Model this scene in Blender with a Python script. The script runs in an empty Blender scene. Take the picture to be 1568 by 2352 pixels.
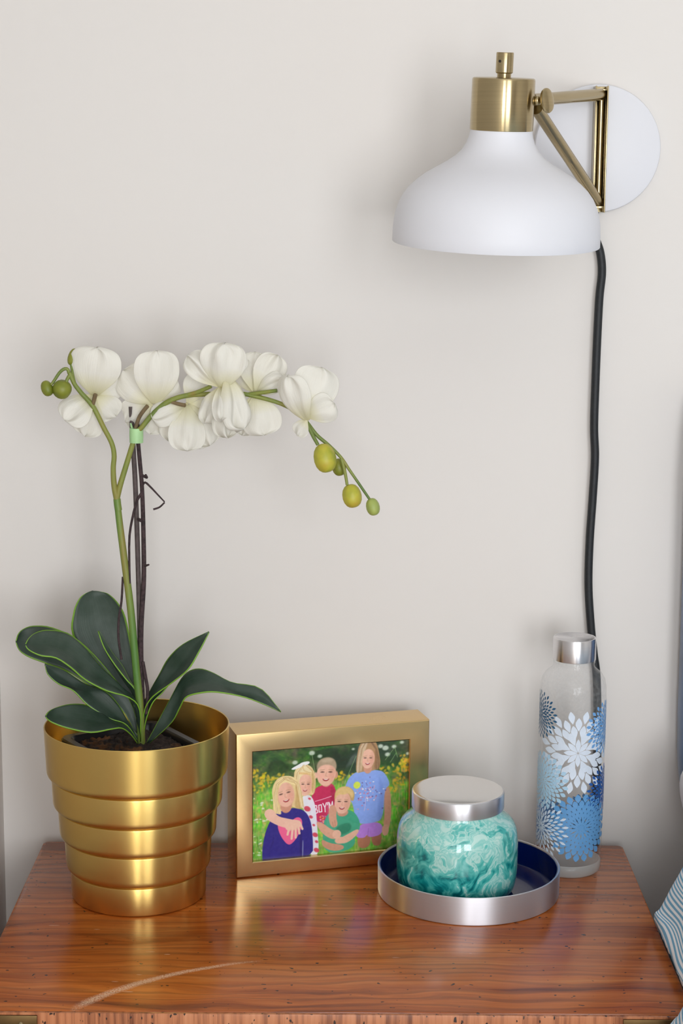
import bpy, bmesh, math, random
import numpy as np
from mathutils import Vector, Matrix
from math import sin, cos, pi, sqrt, radians, asin, atan2

S = bpy.context.scene
C = S.collection

# ------------------------------------------------------------------ camera
FPX = 4200.0                       # focal length in pixels of the 1568 x 2352 frame
PITCH, ROLL = radians(10.0), 0.007
TZ = 0.62                          # height of the nightstand top
CAM = Vector((0.0, -1.81, TZ + 0.661))
FW = Vector((0, cos(PITCH), -sin(PITCH)))
_r0 = Vector((1, 0, 0)); _u0 = _r0.cross(FW)
RT = cos(ROLL) * _r0 + sin(ROLL) * _u0
UP = RT.cross(FW)
cd = bpy.data.cameras.new('camera')
cd.sensor_fit = 'VERTICAL'; cd.sensor_height = 36.0; cd.sensor_width = 24.0
cd.lens = FPX / 2352 * 36.0
cd.clip_start = 0.05
cam = bpy.data.objects.new('camera', cd); C.objects.link(cam)
cam.matrix_world = Matrix(((RT.x, UP.x, -FW.x, CAM.x), (RT.y, UP.y, -FW.y, CAM.y), (RT.z, UP.z, -FW.z, CAM.z), (0, 0, 0, 1)))
S.camera = cam

def at(px, py, Y):                 # the point of the place at depth Y that is seen at a pixel
    r = FW + RT * ((px - 784) / FPX) - UP * ((py - 1176) / FPX)
    return CAM + r * ((Y - CAM.y) / r.y)
def on_table(px, py, Z=TZ):
    r = FW + RT * ((px - 784) / FPX) - UP * ((py - 1176) / FPX)
    return CAM + r * ((Z - CAM.z) / r.z)

# ------------------------------------------------------------------ light
S.view_settings.view_transform = 'Standard'
S.view_settings.look = 'None'
S.cycles.transparent_max_bounces = 32
S.view_settings.exposure = 0.04
S.view_settings.gamma = 1.0
S.view_settings.use_curve_mapping = False
wd = bpy.data.worlds.new('daylight'); S.world = wd; wd.use_nodes = True
wd.node_tree.nodes['Background'].inputs[0].default_value = (0.75, 0.87, 1.0, 1)
wd.node_tree.nodes['Background'].inputs[1].default_value = 1.2

XL, XR, YB, YF, ZC = -0.3475, 3.1, 0.0, -3.6, 2.5     # room shell
WINS = [(-0.20, 0.36, 0.45, 2.10), (0.66, 1.56, 0.45, 2.10)]   # x0 x1 z0 z1 in the wall behind the camera: the two windows mirrored in the candle jar and the bottle
def area(name, loc, rot, sx, sz, power, col=(0.965, 0.98, 1.0)):
    l = bpy.data.lights.new(name, 'AREA'); l.shape = 'RECTANGLE'; l.size = sx; l.size_y = sz
    l.energy = power; l.color = col
    o = bpy.data.objects.new(name, l); C.objects.link(o); o.location = loc; o.rotation_euler = rot
    return o
for nm_, (x0, x1, z0, z1) in zip(('window_left_offscreen', 'window_right_offscreen'), WINS):      # daylight entering by the two windows
    area(nm_, ((x0 + x1) / 2, YF + 0.015, (z0 + z1) / 2), (radians(90), 0, 0), x1 - x0 - .06, z1 - z0 - .06, 25.0 * (x1 - x0) * (z1 - z0))

# ------------------------------------------------------------------ materials
def lin(c):
    return tuple((v / 255 / 12.92 if v <= 10 else ((v / 255 + .055) / 1.055) ** 2.4) for v in c) + (1.0,)
class NT:
    def __init__(s, name):
        s.m = bpy.data.materials.new(name); s.m.use_nodes = True; s.t = s.m.node_tree
        s.b = s.t.nodes['Principled BSDF']; s.out = s.t.nodes['Material Output']
    def n(s, typ, ins=None, **props):
        nd = s.t.nodes.new(typ)
        for k, v in props.items(): setattr(nd, k, v)
        for k, v in (ins or {}).items(): s.set(nd.inputs[k], v)
        return nd
    def set(s, sock, v):
        if isinstance(v, bpy.types.NodeSocket): s.t.links.new(v, sock)
        elif isinstance(v, bpy.types.Node): s.t.links.new(v.outputs[0], sock)
        else: sock.default_value = v
    def p(s, **kw):
        nm = dict(col='Base Color', rough='Roughness', metal='Metallic', ior='IOR', trans='Transmission Weight', coat='Coat Weight',
                  coatr='Coat Roughness', aniso='Anisotropic', tan='Tangent', normal='Normal', sss='Subsurface Weight', spec='Specular IOR Level', sheen='Sheen Weight', alpha='Alpha')
        for k, v in kw.items(): s.set(s.b.inputs[nm[k]], v)
        return s
    def math(s, op, a, b=0.0, c=0.0, clamp=False):
        nd = s.n('ShaderNodeMath', operation=op, use_clamp=clamp); s.set(nd.inputs[0], a); s.set(nd.inputs[1], b); s.set(nd.inputs[2], c); return nd.outputs[0]
    def coord(s, which='Object', scale=(1, 1, 1), rot=(0, 0, 0), loc=(0, 0, 0)):
        t = s.n('ShaderNodeTexCoord'); mp = s.n('ShaderNodeMapping', {'Scale': scale, 'Rotation': rot, 'Location': loc})
        s.t.links.new(t.outputs[which], mp.inputs['Vector']); return mp.outputs[0]
    def noise(s, vec, scale, detail=3, rough=.5, dist=0.0, out='Fac'):
        nd = s.n('ShaderNodeTexNoise', {'Vector': vec, 'Scale': scale, 'Detail': detail, 'Roughness': rough, 'Distortion': dist}); return nd.outputs[out]
    def ramp(s, fac, stops, interp='LINEAR'):
        nd = s.n('ShaderNodeValToRGB', {'Fac': fac}); e = nd.color_ramp.elements; nd.color_ramp.interpolation = interp
        while len(e) < len(stops): e.new(.5)
        for el, (pos, col) in zip(e, stops):
            el.position = pos; el.color = col if len(col) == 4 else lin(col)
        return nd.outputs[0]
    def mix(s, fac, a, b, mode='MIX'):
        nd = s.n('ShaderNodeMix', data_type='RGBA', blend_type=mode); s.set(nd.inputs[0], fac); s.set(nd.inputs[6], a); s.set(nd.inputs[7], b); return nd.outputs[2]
    def maprange(s, v, a, b, c=0.0, d=1.0):
        nd = s.n('ShaderNodeMapRange', {0: v, 1: a, 2: b, 3: c, 4: d}); return nd.outputs[0]
    def sep(s, v):
        nd = s.n('ShaderNodeSeparateXYZ', {0: v}); return nd.outputs
    def comb(s, x, y, z=0.0):
        nd = s.n('ShaderNodeCombineXYZ'); s.set(nd.inputs[0], x); s.set(nd.inputs[1], y); s.set(nd.inputs[2], z); return nd.outputs[0]
    def bump(s, h, strength=.2, dist=.001):
        nd = s.n('ShaderNodeBump', {'Strength': strength, 'Distance': dist, 'Height': h}); return nd.outputs[0]
M = {}
def plain(key, rgb, rough=.5, metal=0.0, var=.06, vs=30, bump=0.0, **kw):
    k = NT(key); v = k.coord(); nz = k.noise(v, vs, 4)
    c = lin(rgb); d = tuple(x * (1 - var * 2) for x in c[:3]) + (1,)
    k.p(col=k.mix(k.maprange(nz, .35, .7), c, d), rough=rough, metal=metal, **kw)
    if bump: k.p(normal=k.bump(k.noise(v, vs * 6, 5), bump, .0006))
    M[key] = k.m; return k
# painted wall: fine roller stipple
k = NT('wall_paint'); v = k.coord()
k.p(col=k.mix(k.noise(v, 2.2, 2), lin((227, 222, 217)), lin((225, 220, 215))), rough=.62, normal=k.bump(k.noise(v, 260, 3), .08, .0005)); M['wall'] = k.m
plain('ceiling_white', (240, 240, 238), .8); plain('trim_white', (240, 239, 235), .4)
k = NT('floor_carpet'); v = k.coord(); k.p(col=k.ramp(k.noise(v, 90, 6), [(.3, (196, 186, 170)), (.7, (214, 206, 192))]), rough=.95); M['floor'] = k.m
plain('dark_gap', (60, 45, 34), .7)

def brushed(key, rgb, rough, aniso=.65, streak=.03, axis='Z', vert=False, var=.05):
    k = NT(key); v = k.coord(scale=((2, 2, 900) if not vert else (900, 900, 3)))
    nz = k.noise(v, 1.0, 4, .6); big = k.noise(k.coord(), 26, 3)
    c = lin(rgb); d = tuple(x * (1 - var) for x in c[:3]) + (1,)
    k.p(col=k.mix(k.maprange(nz, .3, .7), c, d), metal=1.0, rough=k.math('ADD', k.maprange(nz, .3, .7, rough - streak / 2, rough + streak / 2), k.maprange(big, .3, .7, -.02, .02)), aniso=aniso)
    tg = k.n('ShaderNodeTangent', direction_type='RADIAL', axis=axis); k.p(tan=tg.outputs[0]); k.b.inputs['Anisotropic Rotation'].default_value = .25
    if not streak:
        for nm_, v_ in (('Base Color', c), ('Roughness', rough)):
            for l_ in list(k.b.inputs[nm_].links): k.t.links.remove(l_)
            k.b.inputs[nm_].default_value = v_
    M[key] = k.m
brushed('gold_pot', (226, 194, 116), .28, .85, .0, var=.01)
brushed('lamp_brass', (178, 161, 124), .22, .85, .02, var=.10)
brushed('frame_brass', (224, 192, 138), .25, .5, .02, vert=True, var=.03)
brushed('steel', (224, 223, 225), .28, .85, .01)
brushed('tray_steel', (230, 230, 235), .50, .9, .01, var=.02)
brushed('lid_steel', (230, 231, 236), .38, .92, .01, var=.01)
plain('lid_top', (226, 224, 222), .16, 1.0, .01)
plain('bracket_bronze', (118, 94, 62), .38, 1.0, .15)
plain('screw_dark', (70, 66, 62), .4, .9)
plain('shade_white', (226, 226, 231), .5, 0, .004)
plain('plate_white', (226, 226, 231), .45, 0, .004)
plain('socket_white', (235, 232, 225), .5); plain('bulb', (250, 248, 242), .25)
plain('cord_black', (26, 30, 34), .55, 0, .2, 400)
plain('navy_enamel', (4, 24, 84), .14, 0, .05, 12, coat=.4)
plain('black_plastic', (30, 28, 32), .3, 0, .1)
k = NT('soil'); v = k.coord(); n1 = k.noise(v, 160, 6, .7)
k.p(col=k.mix(k.maprange(k.noise(v, 45, 3), .52, .62), k.ramp(n1, [(.35, (24, 18, 16)), (.7, (70, 54, 44))]), lin((118, 76, 38))), rough=.95, normal=k.bump(n1, .8, .003)); M['soil'] = k.m
plain('mattress_white', (236, 236, 238), .85); plain('pillow_white', (240, 238, 240), .85, bump=.2)
k = plain('blue_velvet', (74, 108, 152), .8, 0, .25, 26, bump=.3, sheen=.4)
plain('photo_back', (40, 32, 26), .8); plain('bed_wood', (112, 74, 46), .5)

# wood top of the nightstand: long wavy figure, pores, specks, chips and one arched scratch
def wood(key, vertical=False, scratch=None):
    k = NT(key); base = k.coord()
    s = (1, 1, 1) if not vertical else (1, 1, 1)
    if not vertical:
        warp = k.noise(k.coord(scale=(2.2, 5, 5)), 2.0, 3)
        xyz = k.sep(base)
        yy = k.math('ADD', xyz[1], k.math('MULTIPLY', warp, .055))
        fig = k.noise(k.comb(k.math('MULTIPLY', xyz[0], 1.5), k.math('MULTIPLY', yy, 22), xyz[2]), 1.6, 8, .66, 1.0)
        fine = k.noise(k.comb(k.math('MULTIPLY', xyz[0], 16), k.math('MULTIPLY', yy, 520), xyz[2]), 1.0, 4, .6)
        rings = k.n('ShaderNodeTexWave', {'Vector': k.comb(k.math('MULTIPLY', xyz[0], .9), k.math('MULTIPLY', yy, 15), 0.0), 'Scale': 1.6, 'Distortion': 9.0, 'Detail': 5, 'Detail Scale': 1.1, 'Detail Roughness': .6}, bands_direction='Y').outputs['Fac']
        col = k.ramp(fig, [(.30, (100, 42, 12)), (.43, (164, 82, 28)), (.57, (196, 108, 42)), (.74, (212, 132, 64))])
        col = k.mix(k.math('MULTIPLY', k.maprange(rings, .62, .96), .40), col, lin((92, 46, 22)))
        col = k.mix(k.maprange(fine, .5, .75, 0, .32), col, lin((98, 52, 28)))
        broad = k.noise(k.coord(scale=(1, 3, 1)), 3.5, 2)
        col = k.mix(k.maprange(broad, .4, .7, 0, .35), col, lin((150, 72, 22)))
        speck = k.noise(k.coord(scale=(160, 210, 1)), 1.0, 1)
        col = k.mix(k.maprange(speck, .73, .76), col, lin((58, 30, 18)))
        chip = k.noise(k.coord(scale=(34, 300, 1)), 1.0, 1)
        chips = k.math('MULTIPLY', k.maprange(chip, .80, .82), .6)
        if scratch:
            cx, cy, R, xa, xb = scratch
            dx = k.math('SUBTRACT', xyz[0], cx); dy = k.math('SUBTRACT', xyz[1], cy)
            rr = k.math('SQRT', k.math('ADD', k.math('MULTIPLY', dx, dx), k.math('MULTIPLY', dy, dy)))
            wob = k.math('MULTIPLY', k.math('SUBTRACT', k.noise(base, 60, 2), .5), .003)
            d = k.math('ABSOLUTE', k.math('ADD', k.math('SUBTRACT', rr, R), wob))
            wide = k.maprange(xyz[0], xa, xb, .0068, .0022)
            core = k.math('SUBTRACT', 1.0, k.math('DIVIDE', d, wide), clamp=True)
            lim = k.math('MULTIPLY', k.maprange(xyz[0], xa - .004, xa + .01), k.maprange(xyz[0], xb - .05, xb, 1, 0))
            lim = k.math('MULTIPLY', lim, k.maprange(xyz[1], -.12, -.05, 1, 0)) if False else lim
            side = k.math('GREATER_THAN', xyz[1], cy)
            grit = k.maprange(k.noise(base, 700, 3, .7), .36, .62)
            sm = k.math('MULTIPLY', k.math('MULTIPLY', core, lim), k.math('MULTIPLY', grit, side), clamp=True)
            chips = k.math('MAXIMUM', chips, k.math('MULTIPLY', k.math('MULTIPLY', sm, 1.6, clamp=True), .85))
        col = k.mix(chips, col, lin((226, 190, 160)))
        rough = k.math('ADD', k.maprange(fine, .3, .8, .17, .27), k.math('MULTIPLY', chips, .35))
        k.p(col=col, rough=rough, coat=.10, coatr=.12, spec=.42, normal=k.bump(fine, .08, .0006))
    else:
        v = k.coord(scale=(170, 170, 6)); fine = k.noise(v, 1.0, 5, .6)
        col = k.ramp(fine, [(.3, (120, 66, 40)), (.5, (196, 124, 82)), (.75, (214, 146, 104))])
        sp = k.noise(k.coord(scale=(260, 260, 120)), 1.0, 1)
        col = k.mix(k.maprange(sp, .7, .73), col, lin((52, 30, 20)))
        k.p(col=col, rough=.35)
    M[key] = k.m
_a, _b, _c = [on_table(*q) for q in ((172, 2314), (390, 2240), (610, 2206))]
def circle3(a, b, c):
    ax, ay, bx, by, cx, cy = a.x, a.y, b.x, b.y, c.x, c.y
    d = 2 * (ax * (by - cy) + bx * (cy - ay) + cx * (ay - by))
    ux = ((ax*ax+ay*ay)*(by-cy)+(bx*bx+by*by)*(cy-ay)+(cx*cx+cy*cy)*(ay-by)) / d
    uy = ((ax*ax+ay*ay)*(cx-bx)+(bx*bx+by*by)*(ax-cx)+(cx*cx+cy*cy)*(bx-ax)) / d
    return ux, uy, sqrt((ax-ux)**2 + (ay-uy)**2)
NS = Vector((-0.0062, -0.218, 0.0))          # nightstand root on the floor
_ux, _uy, _R = circle3(_a, _b, _c)
wood('wood_top', scratch=(_ux - NS.x, _uy - NS.y, _R, _a.x - NS.x, _c.x - NS.x))
wood('wood_front', vertical=True)

# leaves: dark top, lime margin from the across coordinate of the leaf
k = NT('leaf'); uv = k.n('ShaderNodeUVMap', uv_map='UVMap').outputs[0]; x = k.sep(uv)
edge = k.math('ABSOLUTE', k.math('SUBTRACT', x[0], .5))
nz = k.noise(k.coord(), 60, 5); cl = k.mix(k.maprange(nz, .35, .7), lin((38, 58, 44)), lin((62, 76, 66)))
vein = k.noise(k.comb(k.math('MULTIPLY', x[0], 60), x[1], 0.0), 1.0, 3)
cl = k.mix(k.maprange(vein, .5, .8, 0, .25), cl, lin((88, 100, 92)))
k.p(col=k.mix(k.maprange(edge, .462, .485), cl, lin((122, 168, 46))), rough=.46, normal=k.bump(vein, .15, .0008)); M['leaf'] = k.m
k = NT('stem_green'); v = k.coord(scale=(60, 60, 8)); k.p(col=k.ramp(k.noise(v, 1, 3), [(.3, (92, 116, 52)), (.55, (134, 142, 66)), (.8, (150, 128, 62))]), rough=.5); M['stem'] = k.m
k = NT('stem_main'); v = k.coord(scale=(70, 70, 6)); k.p(col=k.ramp(k.noise(v, 1, 3), [(.3, (84, 126, 54)), (.5, (118, 138, 62)), (.75, (150, 124, 60))]), rough=.45); M['stem_main'] = k.m
plain('stub_brown', (130, 110, 78), .6, 0, .2, 80)
plain('twig', (72, 54, 56), .8, 0, .35, 300, bump=.6); plain('bamboo_stick', (92, 80, 78), .7, 0, .2, 200)
plain('tape_green', (176, 218, 158), .5, 0, .08, 60)
def budmat(key, a, b, c):
    k = NT(key); v = k.coord(); k.p(col=k.ramp(k.noise(v, 55, 3), [(.3, a), (.5, b), (.72, c)]), rough=.45, sss=.05); M[key] = k.m
budmat('bud_yellow', (150, 158, 44), (188, 182, 62), (186, 160, 56)); budmat('bud_green', (150, 166, 86), (168, 180, 94), (158, 168, 70)); budmat('bud_dark', (98, 112, 26), (124, 132, 40), (146, 146, 56))
k = NT('petal'); uv = k.n('ShaderNodeUVMap', uv_map='UVMap').outputs[0]; x = k.sep(uv)
vein = k.noise(k.comb(k.math('MULTIPLY', x[0], 34), k.math('MULTIPLY', x[1], 3), 0.0), 1.0, 4)
pc = k.mix(k.maprange(x[1], .0, .5, .85, 0), lin((252, 250, 243)), lin((240, 235, 190)))
pc = k.mix(k.maprange(vein, .5, .8, 0, .18), pc, lin((236, 233, 222)))
k.p(col=pc, rough=.6, normal=k.bump(vein, .35, .002))
tr = k.n('ShaderNodeBsdfTranslucent', {'Color': pc}); mx = k.n('ShaderNodeMixShader', {0: .42, 1: k.b.outputs[0], 2: tr.outputs[0]}); k.t.links.new(mx.outputs[0], k.out.inputs[0]); M['petal'] = k.m

# candle: marbled teal wax behind glossy glass
k = NT('teal_marble'); base = k.coord()
w1 = k.n('ShaderNodeTexNoise', {'Vector': base, 'Scale': 30, 'Detail': 2}).outputs['Color']
wv = k.n('ShaderNodeVectorMath', {0: w1, 1: (.5, .5, .5)}, operation='SUBTRACT').outputs[0]
ws = k.n('ShaderNodeVectorMath', {0: wv, 'Scale': .060}, operation='SCALE').outputs[0]
wp = k.n('ShaderNodeVectorMath', {0: base, 1: ws}, operation='ADD').outputs[0]
n1 = k.noise(wp, 27, 3, .55, 2.0); n2 = k.noise(wp, 50, 2, .5, 2.0)
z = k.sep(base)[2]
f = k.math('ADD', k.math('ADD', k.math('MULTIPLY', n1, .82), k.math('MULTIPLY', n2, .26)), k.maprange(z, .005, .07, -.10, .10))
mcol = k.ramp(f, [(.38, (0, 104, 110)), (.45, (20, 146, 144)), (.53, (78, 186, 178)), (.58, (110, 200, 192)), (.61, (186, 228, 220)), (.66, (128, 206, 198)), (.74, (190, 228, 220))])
k.p(col=mcol, rough=.35, coat=1.0, coatr=.03, sss=.08); k.b.inputs['Subsurface Radius'].default_value = (.004, .006, .006); M['marble'] = k.m

def clear(key, tint, gloss=.4, haze=0.0, hazecol=(238, 242, 244), drops=None):
    """thin clear wall: light passes straight, mirror gloss by Fresnel, a little haze of condensation; in glass_base, white painted in for reflections"""
    k = NT(key); tp = k.n('ShaderNodeBsdfTransparent', {'Color': lin(tint)}); gl = k.n('ShaderNodeBsdfGlossy', {'Roughness': .03})
    hz = k.n('ShaderNodeBsdfTranslucent', {'Color': lin(hazecol)}); df = k.n('ShaderNodeBsdfDiffuse', {'Color': lin(hazecol)}); hd = k.n('ShaderNodeMixShader', {0: .5, 1: hz.outputs[0], 2: df.outputs[0]})
    f = haze
    if drops:
        v = k.coord(); z = k.sep(v)[2]; dn = k.noise(v, 300, 3, .6)
        f = k.math('ADD', k.math('MULTIPLY', k.maprange(z, drops[0], drops[1]), k.maprange(dn, .46, .66, .04, .13)), haze)
        nb = k.bump(k.math('MULTIPLY', k.maprange(dn, .5, .62), k.maprange(z, drops[0], drops[1])), .2, .0006); k.set(gl.inputs['Normal'], nb)
    m1 = k.n('ShaderNodeMixShader', {0: f, 1: tp.outputs[0], 2: hd.outputs[0]})
    fw_ = k.n('ShaderNodeLayerWeight', {'Blend': .5}); wt = k.math('ADD', k.math('MULTIPLY', k.math('POWER', fw_.outputs['Facing'], 4.0), gloss), .022 * min(1, gloss * 2.5)); m2 = k.n('ShaderNodeMixShader', {0: wt, 1: m1.outputs[0], 2: gl.outputs[0]}); k.t.links.new(m2.outputs[0], k.out.inputs[0]); M[key] = k.m
clear('bottle_glass', (254, 255, 255), .4); clear('glass_drops', (255, 255, 255), .40, 0.006, drops=(.135, .165)); clear('water', (255, 255, 255), .0, .008, (226, 238, 248)); clear('glass_base', (252, 254, 253), .3, .45, (246, 250, 248))  # strong haze of glass_base: diffuse white painted in for reflections of thick glass
k = NT('thin_glass'); fr = k.n('ShaderNodeFresnel', {'IOR': 1.25}); tp = k.n('ShaderNodeBsdfTransparent'); gl = k.n('ShaderNodeBsdfGlossy', {'Roughness': .02})
mx = k.n('ShaderNodeMixShader', {0: fr.outputs[0], 1: tp.outputs[0], 2: gl.outputs[0]}); k.t.links.new(mx.outputs[0], k.out.inputs[0]); M['pane'] = k.m
for key, rgb in dict(print_white=(216, 228, 242), print_pale=(176, 212, 236), print_sky=(112, 164, 218), print_mid=(100, 160, 214), print_blue=(36, 92, 168), print_navy=(40, 94, 132)).items():
    plain(key, rgb, .4, 0, .03, 100)
k = NT('photo_print'); ca = k.n('ShaderNodeVertexColor', layer_name='print'); k.p(col=ca.outputs[0], rough=.35); M['print'] = k.m
k = NT('striped_cotton'); uv = k.n('ShaderNodeUVMap', uv_map='UVMap').outputs[0]; x = k.sep(uv)
wob = k.math('MULTIPLY', k.math('SUBTRACT', k.noise(k.comb(k.math('MULTIPLY', x[0], 14), k.math('MULTIPLY', x[1], 9), 0.0), 1.0, 3), .5), .9)
st = k.math('SINE', k.math('MULTIPLY', k.math('ADD', k.math('DIVIDE', x[0], .0041), wob), 2 * pi))
k.p(col=k.mix(k.maprange(st, -.25, .35), lin((244, 246, 250)), lin((118, 174, 208))), rough=.9, normal=k.bump(k.noise(k.coord(), 90, 4), .25, .002)); M['stripes'] = k.m

# ------------------------------------------------------------------ helpers
def origin_of(p):
    o = Vector((0, 0, 0))
    while p is not None: o = o + p.location; p = p.parent
    return o
def tag(o, label, cat, group=None):
    o['label'] = label; o['category'] = cat
    if group: o['group'] = group
    return o
def thing(name, loc, label, cat, group=None):
    o = bpy.data.objects.new(name, None); C.objects.link(o); o.location = loc; o.empty_display_size = .05
    return tag(o, label, cat, group)
def obj(name, verts, faces, mat, parent=None, smooth=True, sharp=35, loc=None, uv=None, mats=None, fmat=None):
    org = origin_of(parent) if parent is not None else (Vector(loc) if loc is not None else Vector((0, 0, 0)))
    me = bpy.data.meshes.new(name)
    me.from_pydata([tuple(Vector(v) - org) for v in verts], [], faces)
    me.materials.append(M[mat])
    if smooth:
        me.polygons.foreach_set('use_smooth', [True] * len(me.polygons))
        if sharp: me.set_sharp_from_angle(angle=radians(sharp))
    if uv is not None:
        l = me.uv_layers.new(name='UVMap')
        for lp in me.loops: l.data[lp.index].uv = uv[lp.vertex_index]
    me.update()
    o = bpy.data.objects.new(name, me); C.objects.link(o)
    if parent is not None: o.parent = parent
    else: o.location = org
    return o
def structure(o):
    o['kind'] = 'structure'; return o
def box_data(x0, x1, y0, y1, z0, z1, bev=0.0, seg=2, rotz=0.0, pivot=None):
    bm = bmesh.new(); bmesh.ops.create_cube(bm, size=1.0)
    for v in bm.verts: v.co = Vector(((x0 + x1) / 2 + v.co.x * (x1 - x0), (y0 + y1) / 2 + v.co.y * (y1 - y0), (z0 + z1) / 2 + v.co.z * (z1 - z0)))
    if bev: bmesh.ops.bevel(bm, geom=bm.edges[:], offset=bev, segments=seg, profile=.5, affect='EDGES')
    bm.verts.index_update()
    vs = [v.co.copy() for v in bm.verts]; fs = [[v.index for v in f.verts] for f in bm.faces]; bm.free()
    if rotz:
        R = Matrix.Rotation(rotz, 3, 'Z'); pv = Vector(pivot); vs = [R @ (v - pv) + pv for v in vs]
    return vs, fs
def box(name, b, mat, parent=None, bev=.0015, seg=2, **kw):
    vs, fs = box_data(*b, bev=bev, seg=seg, rotz=kw.pop('rotz', 0), pivot=kw.pop('pivot', None)); return obj(name, vs, fs, mat, parent, **kw)
def join_data(*parts):
    V, Fc = [], []
    for vs, fs in parts:
        n = len(V); V += list(vs); Fc += [[i + n for i in f] for f in fs]
    return V, Fc
def lathe_data(prof, centre, seg=72, axis=None, closed=False):
    c = Vector(centre)
    if axis is None: ex, ey, ez = Vector((1, 0, 0)), Vector((0, 1, 0)), Vector((0, 0, 1))
    else:
        ez = Vector(axis).normalized(); ex = Vector((1, 0, 0)); ex = (ex - ez * ex.dot(ez)).normalized(); ey = ez.cross(ex)
    V, Fc, rings = [], [], []
    for r, z in prof:
        if r < 1e-6: V.append(c + ez * z); rings.append([len(V) - 1])
        else:
            st = len(V)
            for i in range(seg):
                a = 2 * pi * i / seg; V.append(c + ex * (r * cos(a)) + ey * (r * sin(a)) + ez * z)
            rings.append(list(range(st, st + seg)))
    prs = list(zip(rings, rings[1:])) + ([(rings[-1], rings[0])] if closed else [])
    for a, b in prs:
        if len(a) == 1 and len(b) == 1: continue
        for i in range(seg):
            j = (i + 1) % seg
            if len(a) == 1: Fc.append([a[0], b[j], b[i]])
            elif len(b) == 1: Fc.append([a[i], a[j], b[0]])
            else: Fc.append([a[i], a[j], b[j], b[i]])
    return V, Fc
def lathe(name, prof, centre, mat, parent=None, seg=72, axis=None, closed=False, **kw):
    vs, fs = lathe_data(prof, centre, seg, axis, closed); return obj(name, vs, fs, mat, parent, **kw)
def spline(pts, n):
    pts = [Vector(p) for p in pts]
    P = [pts[0] * 2 - pts[1]] + pts + [pts[-1] * 2 - pts[-2]]; out = []
    m = len(pts) - 1
    for i in range(n + 1):
        t = i / n * m; k_ = min(int(t), m - 1); u = t - k_
        a, b, c, d = P[k_:k_ + 4]
        out.append(.5 * ((2 * b) + (c - a) * u + (2 * a - 5 * b + 4 * c - d) * u * u + (3 * b - a - 3 * c + d) * u ** 3))
    return out
def lerp_list(vals, n):
    m = len(vals) - 1; out = []
    for i in range(n + 1):
        t = i / n * m; k_ = min(int(t), m - 1); out.append(vals[k_] * (1 - (t - k_)) + vals[k_ + 1] * (t - k_))
    return out
def tube_data(pts, radii, n=24, seg=10, smoothp=True):
    P = spline(pts, n) if smoothp else [Vector(p) for p in pts]
    R = lerp_list(radii if isinstance(radii, (list, tuple)) else [radii, radii], len(P) - 1)
    V, Fc = [], []; ref = None
    for i, p in enumerate(P):
        t = (P[min(i + 1, len(P) - 1)] - P[max(i - 1, 0)]).normalized()
        if ref is None: ref = t.orthogonal().normalized()
        ref = (ref - t * ref.dot(t)).normalized(); b = t.cross(ref)
        for j in range(seg):
            a = 2 * pi * j / seg; V.append(p + (ref * cos(a) + b * sin(a)) * R[i])
    for i in range(len(P) - 1):
        for j in range(seg):
            q = (j + 1) % seg; Fc.append([i * seg + j, i * seg + q, (i + 1) * seg + q, (i + 1) * seg + j])
    Fc.append(list(range(seg))[::-1]); Fc.append([(len(P) - 1) * seg + j for j in range(seg)])
    return V, Fc
def tube(name, pts, radii, mat, parent=None, n=24, seg=10, **kw):
    sp = kw.pop('smoothp', True); vs, fs = tube_data(pts, radii, n, seg, sp); return obj(name, vs, fs, mat, parent, sharp=50, **kw)

# ------------------------------------------------------------------ room
def quad(name, a, b, c, d, mat): return structure(obj(name, [a, b, c, d], [[0, 1, 2, 3]], mat, smooth=False))
T = .12
structure(box('floor', (XL - T, XR + T, YF - T, YB + T, -.1, 0), 'floor', bev=0, smooth=False))
structure(box('ceiling', (XL - T, XR + T, YF - T, YB + T, ZC, ZC + .1), 'ceiling_white', bev=0, smooth=False))
structure(box('wall_back', (XL - T, XR + T, YB, YB + T, 0, ZC), 'wall', bev=0, smooth=False))
structure(box('wall_left', (XL - T, XL, YF - T, YB, 0, ZC), 'wall', bev=0, smooth=False))
def holed_wall(name, holes, lo, hi, mk):
    parts = []; cur = lo
    for (a, b, z0, z1) in holes:
        parts += [mk(cur, a, 0, ZC), mk(a, b, 0, z0), mk(a, b, z1, ZC)]; cur = b
    parts.append(mk(cur, hi, 0, ZC))
    vs, fs = join_data(*parts); return structure(obj(name, vs, fs, 'wall', smooth=False))
holed_wall('wall_front', WINS, XL - T, XR + T, lambda a, b, z0, z1: box_data(a, b, YF - T, YF, z0, z1))
structure(box('wall_right', (XR, XR + T, YF, YB, 0, ZC), 'wall', bev=0, smooth=False))
def window(n, a, b, z0, z1, side):
    f = .045
    def bx(p0, p1, q0, q1, d0, d1): return box_data(p0, p1, YF + d0, YF + d1, q0, q1) if not side else box_data(XR - d1, XR - d0, p0, p1, q0, q1)
    w = thing('window_%d' % n, (0, 0, 0), 'white framed window in the %s' % ('right wall' if side else 'wall opposite the nightstand'), 'window'); del w['label']; del w['category']; w['kind'] = 'structure'
    vs, fs = join_data(bx(a, a + f, z0, z1, -.08, -.03), bx(b - f, b, z0, z1, -.08, -.03), bx(a, b, z0, z0 + f, -.08, -.03), bx(a, b, z1 - f, z1, -.08, -.03))
    obj('window_frame', vs, fs, 'trim_white', w, smooth=False)
    vs, fs = bx(a + f, b - f, z0 + f, z1 - f, -.060, -.056); obj('pane', vs, fs, 'pane', w, smooth=False)
    vs, fs = bx(a - .03, b + .03, z0 - .03, z0, -.08, .03); obj('window_sill', vs, fs, 'trim_white', w, smooth=False)
for i, (a, b, z0, z1) in enumerate(WINS): window(i + 1, a, b, z0, z1, False)
structure(box('baseboard_back', (XL, XR, YB - .012, YB, 0, .10), 'trim_white', bev=.003))
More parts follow.
